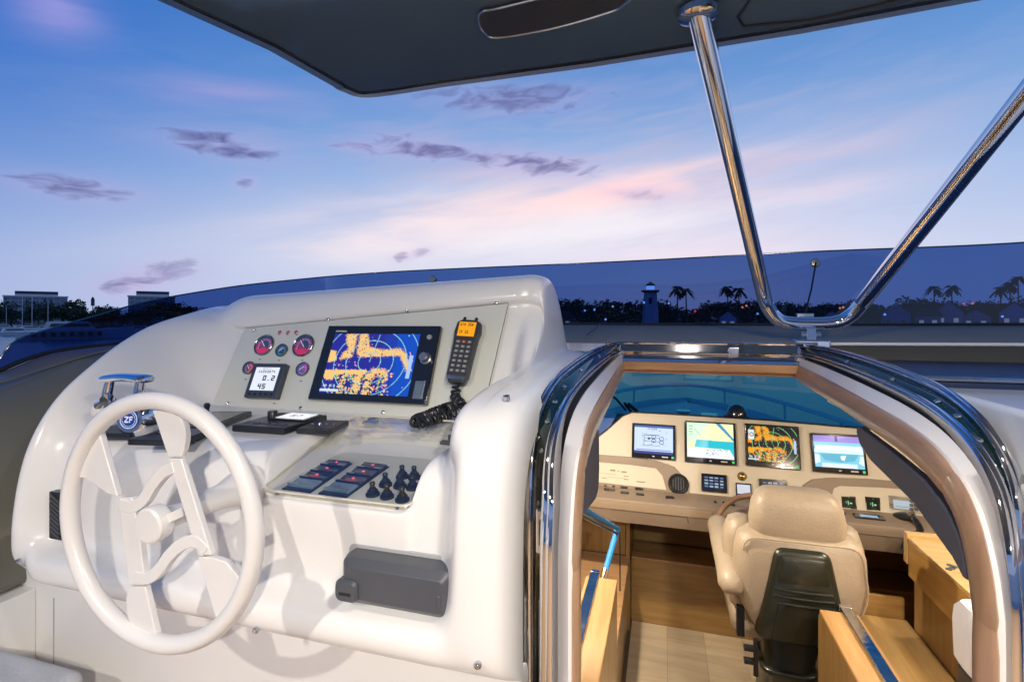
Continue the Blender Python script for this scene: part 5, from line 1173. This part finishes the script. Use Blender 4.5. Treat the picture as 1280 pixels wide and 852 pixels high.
# ================================================================== lower windscreen and the foredeck beyond
lw = thing('lower_windscreen', (.3, 3.5, .8), 'teal-tinted lower windscreen showing the bow through the cabin', 'windscreen')
W0 = [(-1.3, 3.35, .78), (-.6, 3.62, .78), (.2, 3.72, .78), (1.0, 3.62, .78), (1.8, 3.35, .78)]; W1 = [(-1.0, 2.15, 1.34), (-.5, 2.33, 1.34), (.2, 2.38, 1.34), (1.0, 2.33, 1.34), (1.6, 2.15, 1.34)]
W0, W1 = smooth_path(W0, 5), smooth_path(W1, 5)
obj('glass_pane', *gridf([W0, W1]), teal_glass, lw, angle=80)
obj('wiper', *join(tube([onY(782, 512, 3.7), onY(770, 498, 3.4), onY(752, 486, 3.1)], .008, 8), tube([onY(797, 514, 3.7), onY(786, 505, 3.5)], .012, 8), tube([onY(789, 514, 3.7), onY(781, 504, 3.5)], .010, 8)), blackp, lw)
bow = thing('foredeck', (.4, 7, -.4), 'white bow deck with pulpit rail seen through the teal windscreen', 'bow')
def bd(t_, s): # half-breadth of the bow
    return s * 2.3 * (1 - t_ ** 2.2) ** .6
ysb = [3.9 + 7.2 * k / 16 for k in range(17)]
L_ = [(.45 + bd(k / 16, -1), y, -.28 + .02 * k / 16) for k, y in enumerate(ysb)]; R_ = [(.45 + bd(k / 16, 1), y, -.28) for k, y in enumerate(ysb)]
gelo = mat('foredeck_white', (.82, .84, .84), .4)
obj('deck', *gridf([L_, [(.45, y, -.20) for y in ysb], R_]), gelo, bow)
ed = L_ + R_[::-1][1:]
obj('bulwark', *gridf([[(x, y, z - .9) for x, y, z in ed], [(x, y, z) for x, y, z in ed], [(x, y, z + .10) for x, y, z in ed], [(.45 + (x - .45) * .97, y - .04, z + .10) for x, y, z in ed], [(.45 + (x - .45) * .97, y - .04, z) for x, y, z in ed]]), gelo, bow)
rail = [(.45 + (x - .45) * .985, y - .02, z + .36 * min(1, .35 + (y - 3.9) / 4.5)) for x, y, z in ed]
obj('pulpit_rail', *tube(smooth_path(rail[::2], 4), .034, 8), gelo, bow)
for i in range(2, len(rail) - 1, 3): obj('stanchion', *tube([(ed[i][0], ed[i][1], ed[i][2]), rail[i]], .018, 8), gelo, bow)
obj('deck_hatch', *prism(rect_round([Vector(p) for p in ((-.2, 6.2, -.22), (1.1, 6.2, -.22), (.95, 7.6, -.22), (-.05, 7.6, -.22))], .15), (0, 0, .10)), gelo, bow, bevel=.03)
obj('sun_pad', *prism(rect_round([Vector(p) for p in ((-.9, 4.4, -.22), (1.8, 4.4, -.22), (1.6, 5.7, -.22), (-.7, 5.7, -.22))], .2), (0, 0, .16)), gelo, bow, bevel=.05)
obj('windlass', *join(lathe([(.12, 0), (.12, .12), (.08, .16), (.12, .22), (0, .23)], (.3, 8.6, -.22), ZUP, 16), boxg((.7, 8.7, -.15), (.25, .4, .16))), chrome_r, bow, bevel=.01)
# ================================================================== the far shore
leafd = mat('dark_foliage', (.055, .085, .05), .9, var=.5, vscale=.25); leafb = mat('dark_foliage_blue', (.045, .08, .06), .9, var=.5, vscale=.25); palml = mat('palm_frond', (.06, .08, .05), .8)
bark = mat('bark', (.06, .045, .035), .9)
def crown_mesh(seed, m):
    r = random.Random(seed); V, Fc = [], []
    blobs = [(Vector((r.uniform(-.45, .45), r.uniform(-.45, .45), r.uniform(.28, .85))), r.uniform(.18, .34)) for _ in range(11)]
    for _ in range(850):
        c, R = blobs[r.randrange(11)]; d = Vector((r.gauss(0, 1), r.gauss(0, 1), r.gauss(0, 1))).normalized() * R * (r.random() ** .35); p = c + d
        a = Vector((r.gauss(0, 1), r.gauss(0, 1), r.gauss(0, 1))).normalized(); b = a.cross(Vector((r.gauss(0, 1), r.gauss(0, 1), r.gauss(0, 1)))).normalized(); s = r.uniform(.03, .07)
        k = len(V); V += [p + a * s, p + b * s * .7, p - a * s, p - b * s * .7]; Fc.append((k, k + 1, k + 2, k + 3))
    me = bpy.data.meshes.new('crown'); me.from_pydata([tuple(v) for v in V], [], Fc); me.materials.append(m); return me
def trunk_mesh():
    V, Fc = join(tube([(0, 0, -.3), (.01, 0, .2), (0, .01, .55)], [.035, .025, .012], 7), tube([(0, 0, .2), (.15, .05, .5)], [.015, .006], 5), tube([(0, 0, .25), (-.16, -.04, .55)], [.015, .006], 5))
    me = bpy.data.meshes.new('trunk'); me.from_pydata([tuple(v) for v in V], [], Fc); me.materials.append(bark); return me
crowns = [crown_mesh(s, leafd if s % 2 else leafb) for s in range(5)]; TRK = trunk_mesh()
GRP = {'left': 'dark shore trees beyond the marina on the left', 'glass': 'dark shore trees seen through the tinted windscreen'}
def tlabel(px, g, cnt={}):
    L = ([(-1, 'at the very left edge of the photo'), (22, 'just left of the wide hotel'), (76, 'in front of the wide hotel'), (118, 'between the wide hotel and the slim grey tower'), (165, 'between the slim tower and the second hotel'), (215, 'in front of the second hotel'), (999, 'right of the second hotel, behind the glass')] if g == 'left' else
         [(745, 'behind the glass just right of the console hood'), (805, 'behind the glass left of the lighthouse'), (850, 'between the lighthouse and the first palms'), (905, 'between the first palms and the second pair'), (950, 'at the left leg of the steel tube'), (1075, 'inside the V of the steel tube'), (1150, 'between the steel tube and the close palms'), (1200, 'behind the two close palms'), (1262, 'right of the orange twin lamps'), (9999, 'at the right edge of the shoreline')])
    w = next(b for a, b in L if px < a); cnt[w] = cnt.get(w, 0) + 1; return 'bushy tree ' + w, cnt[w]
ORD = ['leftmost', 'second from left', 'third from left', 'fourth from left', 'fifth from left', 'sixth from left', 'seventh from left', 'eighth from left', 'ninth from left', 'tenth from left', 'eleventh from left', 'twelfth from left']
def tree(px, dist, w, h, g, i):
    lb, k_ = tlabel(px, g); lb = lb + ', ' + ORD[k_ - 1]
    p = far(px, 395, dist); p.z = -3.6
    t = thing('shore_tree', p, lb, 'tree', GRP[g])
    t.rotation_euler.z = i * 1.7; t.scale = (w, w, h)
    for nm, me in (('crown', crowns[i % 5]), ('trunk', TRK)):
        o = bpy.data.objects.new(nm, me); COL.objects.link(o); o.parent = t
rr = random.Random(3)
def topz(py, dist): return (HOR - py) / FPX * dist + 1.5 + 3.6
for i, (px, py, w) in enumerate([(-22, 372, 14), (-4, 382, 13), (14, 380, 14), (30, 390, 10), (48, 376, 9), (66, 388, 10), (80, 375, 14), (90, 378, 10), (103, 388, 11), (116, 391, 10), (128, 383, 9), (140, 383, 10), (152, 391, 11), (170, 388, 10), (186, 386, 10), (200, 380, 10), (216, 378, 13), (232, 383, 11), (247, 384, 12), (262, 386, 12), (290, 390, 14), (320, 391, 14)]):
    tree(px, 265, w, topz(py, 265) * 1.02, 'left', i)
for i in range(45):
    px = 690 + i * 13.6 + rr.uniform(-4, 4); py = rr.uniform(376, 387)
    if i in (2, 3, 17, 18, 33, 34, 45, 44): py -= 6
    tree(px, 232 + rr.uniform(-6, 12), rr.uniform(11, 17), topz(py, 235) * 1.02, 'glass', i)
# palms
def frond_mesh():
    V, Fc = [], []
    r = random.Random(5)
    for k in range(26):
        a = 2 * math.pi * k / 26 + r.uniform(-.1, .1); el = r.uniform(-.5, 1.1); d = Vector((math.cos(a), math.sin(a), 0)); s = Vector((-math.sin(a), math.cos(a), 0)); P = []
        for j in range(6):
            u = j / 5; P.append(d * (u * math.cos(el)) * 1.0 + ZUP * (math.sin(el) * u - .75 * u * u))
        for j in range(5):
            for sg in (-1, 1):
                k0 = len(V); w0 = .16 * math.sin(math.pi * min(.97, (j + .3) / 5.4)); V += [P[j], P[j + 1], P[j + 1] + s * sg * w0 - ZUP * w0 * .7, P[j] + s * sg * w0 * .8 - ZUP * w0 * .6]; Fc.append((k0, k0 + 1, k0 + 2, k0 + 3))
    me = bpy.data.meshes.new('crown'); me.from_pydata([tuple(v) for v in V], [], Fc); me.materials.append(palml); return me
PF = frond_mesh()
palms = [(846, 357, 'leftmost of the palms, just right of the lighthouse'), (857, 360, 'second palm right of the lighthouse'), (909, 357, 'tall palm between the lighthouse and the steel tube, left one'), (923, 359, 'tall palm nearest the left leg of the steel tube'), (1167, 357, 'left one of the two close palms right of the steel tube'), (1189, 356, 'right one of the two close palms right of the steel tube'), (1250, 358, 'shorter palm near the right edge of the photo'), (1272, 345, 'bushy tall palm at the right edge of the photo'), (1262, 352, 'slender palm near the right edge of the photo')]
for i, (px, py, lb) in enumerate(palms):
    dist = 205; p = far(px, 395, dist); p.z = -3.6; H_ = topz(py + 3, dist)
    t = thing('palm_tree', p, lb, 'palm tree', 'palms seen through the tinted windscreen')
    obj('trunk', *tube([p, p + Vector((.3, 0, H_ * .5)), p + Vector((.1, 0, H_))], [.32, .24, .22], 8), bark, t)
    o = bpy.data.objects.new('crown', PF); COL.objects.link(o); o.parent = t; o.location = (.1, 0, H_); o.scale = (3.5,) * 3; o.rotation_euler.z = i
# lighthouse
dist = 190; p = far(813, 395, dist); p.z = -3.6; k_ = dist / FPX
lh = thing('lighthouse', p, 'white lighthouse with a lit lantern seen through the blue windscreen', 'lighthouse'); Hh = topz(366, dist); whitew = mat('pale_wall', (.85, .80, .80), .7)
obj('tower', *lathe([(10.5 * k_, 0), (9.4 * k_, Hh * .5), (7.6 * k_, Hh)], p, ZUP, 8), whitew, lh, smooth=False)
obj('gallery', *lathe([(7.6 * k_, Hh), (11 * k_, Hh + .4), (11 * k_, Hh + 1.0), (6 * k_, Hh + 1.0)], p, ZUP, 12), mat('brown_trim', (.16, .10, .07), .7), lh)
obj('lantern', *lathe([(5 * k_, Hh + 1.0), (5 * k_, Hh + 2.6)], p, ZUP, 12), mat('lantern_light', (.8, .8, .8), .4, emit=(.9, .95, 1), estr=2.2), lh)
obj('roof', *lathe([(6.4 * k_, Hh + 2.6), (4.6 * k_, Hh + 3.3), (.4, Hh + 3.9), (0, Hh + 4.3)], p, ZUP, 12), mat('brown_trim', (0, 0, 0)), lh)
wdir = (EYE - p); wdir.z = 0; wdir.normalize()
obj('window', *boxg(p + wdir * 8.0 * k_ + ZUP * Hh * .78, (1.1, 2.3, .4), frame(wdir)), mat('dark_window', (.02, .02, .03), .3), lh)
obj('door', *boxg(p + wdir * 9.9 * k_ + ZUP * 1.3, (1.3, 2.6, .6), frame(wdir)), mat('dark_window', (0, 0, 0)), lh)
# houses on the far shore
roofm = mat('dark_roof', (.06, .055, .06), .8)
def house(px, ypk, wpx, wallc, label, dist=186, gable=True, lit=True):
    p = far(px, 395, dist); p.z = -3.6; W_ = wpx * 1.15 * dist / FPX; Hp = topz(ypk - 2, dist); He = Hp * .62
    t = thing('house', p, label, 'house', 'houses seen through the tinted windscreen'); nrm = (EYE - p); nrm.z = 0; nrm.normalize(); u = ZUP.cross(nrm)
    wallc = tuple(min(.85, v * 2.8) for v in wallc); m = mat('house_%d_%d_%d' % tuple(int(v * 100) for v in wallc), wallc, .8, var=.1)
    A_ = lambda a, z, d=0: p + u * a + ZUP * z - nrm * d
    if gable:
        obj('wall', *prism([A_(-W_ / 2, 0), A_(W_ / 2, 0), A_(W_ / 2, He), A_(0, Hp - .3), A_(-W_ / 2, He)], -nrm * 9), m, t, smooth=False)
        for s in (-1, 1): obj('roof', *prism([A_(s * (W_ / 2 + .5), He - .35, -.4), A_(0, Hp, -.4), A_(0, Hp + .35, -.4), A_(s * (W_ / 2 + .5), He, -.4)], -nrm * 9.8), roofm, t, smooth=False)
    else:
        obj('wall', *prism([A_(-W_ / 2, 0), A_(W_ / 2, 0), A_(W_ / 2, He), A_(-W_ / 2, He)], -nrm * 9), m, t, smooth=False)
        obj('roof', *prism([A_(-W_ / 2 - .4, He, -.5), A_(W_ / 2 + .4, He, -.5), A_(W_ / 2 - 1.2, Hp, 1), A_(-W_ / 2 + 1.2, Hp, 1)], -nrm * 8), roofm, t, smooth=False)
    for a in ((-.25, .25) if W_ > 5 else (0,)):
        w_ = obj('window', *boxg(A_(a * W_, He * .55) + nrm * .05, (1.3, 1.5, .2), frame(nrm)), mat('lit_pane', (.3, .3, .3), .4, emit=(1, .6, .3), estr=1.6) if lit else mat('dark_window', (0, 0, 0)), t, smooth=False)
        obj('frame', *boxg(A_(a * W_, He * .55) + nrm * .02, (1.7, 1.9, .18), frame(nrm)), whitew, w_, smooth=False)
    return t
house(910, 390, 17, (.30, .28, .30), 'small pale gabled house between the lighthouse and the steel tube')
house(700, 390, 32, (.20, .07, .06), 'low red-walled building at the left end of the glass shoreline', gable=False)
house(1120, 381, 25, (.03, .12, .20), 'blue gabled house with a white door, right of the steel tube', lit=False)
house(1160, 386, 22, (.22, .18, .20), 'dim grey two-window house beside the blue gabled one', gable=False)
house(1186, 378, 24, (.34, .24, .25), 'pink-grey gabled house under the two close palms')
house(1220, 388, 24, (.24, .22, .22), 'low grey house right of the pink-grey gabled one')
house(1268, 379, 24, (.34, .32, .34), 'pale gabled house near the right edge of the photo')
house(1040, 390, 20, (.26, .28, .36), 'small pale blue-grey house framed by the bottom of the steel tube')
house(1310, 385, 24, (.28, .22, .2), 'house just beyond the right edge of the photo')
# street lamps with lit heads
for i, (px, py, c, lb) in enumerate([(766, 383, (1, .75, .6), 'white street lamp between the shrubs left of the lighthouse'), (869, 389, (1, .03, .005), 'orange street lamp right of the lighthouse'), (928, 384, (1, .13, .015), 'paired orange street lamp by the left leg of the steel tube, left'), (933, 382, (1, .13, .015), 'paired orange street lamp by the left leg of the steel tube, right'), (947, 392, (.5, .75, 1), 'cool white street lamp by the left leg of the steel tube'), (1050, 385, (1, .13, .015), 'orange street lamp inside the V of the tube, left'), (1054, 384, (1, .18, .02), 'orange street lamp inside the V of the tube, right'), (1106, 393, (.8, .95, 1), 'white street lamp beside the blue gabled house'), (1205, 379.5, (1, .06, .01), 'orange street lamp above the grey roofs, left'), (1216, 379, (1, .10, .01), 'orange street lamp above the grey roofs, right'), (1253, 395.5, (.8, .95, 1), 'white street lamp low beside the pale gabled house'), (805, 378, (.8, .85, 1), 'small lamp beside the lighthouse window'), (836, 379, (.8, .8, .9), 'small white lamp between lighthouse and palms'), (731, 388, (.5, .6, 1), 'bluish lamp under the left trees'), (743, 387, (.6, .65, 1), 'bluish lamp, second under the left trees'), (757, 399, (1, .9, .8), 'low white lamp near the water left of the lighthouse')]):
    dist = 178; p = far(px, 395, dist); z = topz(py, dist); p.z = -3.6
    t = thing('street_lamp', p, lb, 'street lamp', 'lit street lamps along the far shore')
    obj('post', *tube([p, p + ZUP * z], .09, 6), bark, t)
    obj('lamp_head', *lathe([(0, -.4), (.3, -.25), (.38, .1), (.22, .32), (0, .4)], p + ZUP * z, ZUP, 10), mat('lamp_%d' % i, (.5, .5, .5), .5, emit=c, estr=9.0 if c[2] < .5 else 3.0), t)
# hotels
glassb = mat('hotel_glass', (.10, .17, .26), .15, spec=.8); conc = mat('hotel_wall', (.34, .38, .46), .7); dtop = mat('hotel_dark_crown', (.03, .05, .12), .5)
def hotel(x0, x1, ytop, xt0, xt1, yt, label, split):
    dist = 420; c = far((x0 + x1) / 2, 395, dist); c.z = -3.2; k_ = dist / FPX; n_ = (EYE - c); n_.z = 0; n_.normalize(); u = ZUP.cross(n_); W_ = (x1 - x0) * k_; Hh = (HOR - ytop) * k_ + 4.7
    t = thing('hotel_block', c, label, 'hotel'); D_ = 16
    fr_ = (u, -n_, ZUP)
    obj('wall', *boxg(c + ZUP * Hh / 2 - n_ * D_ / 2, (W_, D_, Hh), fr_), conc, t, smooth=False)
    obj('roof_slab', *boxg(c + ZUP * (Hh + .5) - n_ * D_ / 2, (W_ + 1, D_ + 1, 1), fr_), whitew, t, smooth=False)
    xm = ((xt0 + xt1) / 2 - (x0 + x1) / 2) * k_
    obj('plant_room', *boxg(c + u * xm + ZUP * (Hh + 2.0) - n_ * D_ / 2, ((xt1 - xt0) * k_, D_ * .6, 2), fr_), whitew, t, smooth=False)
    obj('dark_crown', *boxg(c + u * xm + ZUP * (Hh + 3.6) - n_ * D_ / 2, ((xt1 - xt0) * k_, D_ * .7, 2.2), fr_), dtop, t, smooth=False)
    nf = int(Hh / 3.4); nc = int(W_ / 4.2); wm = None
    for f in range(nf):
        for q_ in range(nc):
            a = -W_ / 2 + (q_ + .5) * W_ / nc; pos = c + u * a + ZUP * (f * 3.4 + 2.2) + n_ * .06
            if wm is None:
                w_ = obj('window', *boxg(Vector((0, 0, 0)), (3.1, 1.9, .12), (u, ZUP, n_)), glassb, None, smooth=False); wm = w_.data
            else: w_ = bpy.data.objects.new('window', wm); COL.objects.link(w_)
            w_.parent = t; w_.location = pos - c
hotel(16, 75, 371, 26, 66, 364, 'wide pale hotel block with dark rooftop crown at the far left', 60)
hotel(166, 214, 371, 174, 208, 364, 'second pale hotel block, just above the edge of the tinted glass', 0)
# slim antenna tower with blue top
p = far(116, 395, 300); p.z = -3.6
t = thing('shore_mast', p, 'slim grey tower with a dark top between the two hotels', 'mast'); obj('pole', *tube([p, p + ZUP * topz(380, 300)], .25, 6), whitew, t); obj('dark_top', *lathe([(.9, topz(382, 300)), (.9, topz(374, 300)), (.3, topz(371, 300))], p, ZUP, 8), dtop, t)
# moored boats
hullw = mat('boat_white', (.62, .64, .68), .35); canv = mat('boat_window', (.03, .035, .05), .2)
def boat(px, py, L, label, mast=0, rot=0, cabin=True, windows=0, name='motor_boat', cat='boat'):
    dist = 6.5 / ((py - HOR) / FPX); p = far(px, py, dist); p.z = -5
    t = thing(name, p, label, cat, 'boats moored at the far left'); fw = ray(px, 395); u = Vector((fw.y, -fw.x, 0)).normalized(); u = Matrix.Rotation(rot, 3, 'Z') @ u; v = ZUP.cross(u)
    rs = []
    for k in range(9):
        s = k / 8; b = L * .14 * (math.sin(math.pi * min(1, .28 + s * .72)) ** .6 if s < 1 else .02); sh_ = L * .085 * (1 + .5 * s * s); c = p + u * L * (s - .5)
        rs.append([c - v * b + ZUP * sh_, c - v * b * .8 + ZUP * 0, c - ZUP * .3, c + v * b * .8, c + v * b + ZUP * sh_, c + ZUP * (sh_ + .1)])
    obj('hull', *rings(rs), hullw, t, angle=50)
    if cabin:
        z = L * .09
        obj('cabin', *prism([p + u * L * a + v * L * .09 + ZUP * zz for a, zz in ((-.3, z), (.18, z), (.08, z + L * .10), (-.26, z + L * .10))], -v * L * .18), hullw, t, smooth=False)
        obj('window_band', *prism([p + u * L * a + v * L * .094 + ZUP * zz for a, zz in ((-.24, z + L * .045), (.11, z + L * .045), (.085, z + L * .08), (-.22, z + L * .08))], -v * L * .188), canv, t, smooth=False)
    for k in range(windows):
        c = p + u * L * (-.36 + .62 * k / windows) - v * L * .141 * math.sin(math.pi * .6) + ZUP * L * .055; obj('porthole', *boxg(c, (L * .035, L * .05, L * .03), (u, ZUP, v)), canv, t, smooth=False)
    if mast: obj('mast', *tube([p + ZUP, p + ZUP * mast], .12, 6), hullw, t); obj('boom', *tube([p + ZUP * 2.4, p - u * L * .35 + ZUP * 2.2], .12, 6), hullw, t)
boat(22, 419, 13, 'white motor boat moored at the far left, nearest one', 0, .2)
boat(40, 414, 12, 'white sailing boat with a tall mast in front of the wide hotel', 15, .3, name='sailing_boat')
boat(28, 412, 11, 'white sailing boat, second mast in front of the wide hotel', 17, .5, name='sailing_boat')
boat(60, 413, 11, 'white sailing boat near the start of the tinted glass', 13, -.2, name='sailing_boat')
boat(8, 411.5, 11, 'white sailing boat at the left edge of the photo', 11, -.3, name='sailing_boat')
boat(98, 423, 26, 'long white yacht with a row of dark windows behind the left end of the windscreen', 0, 0, True, 8, 'long_yacht', 'yacht')
boat(150, 419, 14, 'white motor boat right of the long yacht, behind the glass', 0, .4)
boat(178, 415, 13, 'white motor boat behind the glass under the second hotel', 0, -.3)
boat(165, 411, 12, 'white motor boat behind the glass, farthest row', 0, .2)
boat(132, 410, 12, 'white motor boat behind the glass, above the long yacht', 0, 0)
boat(200, 411, 12, 'white motor boat behind the glass beside the shore trees', 0, .3)
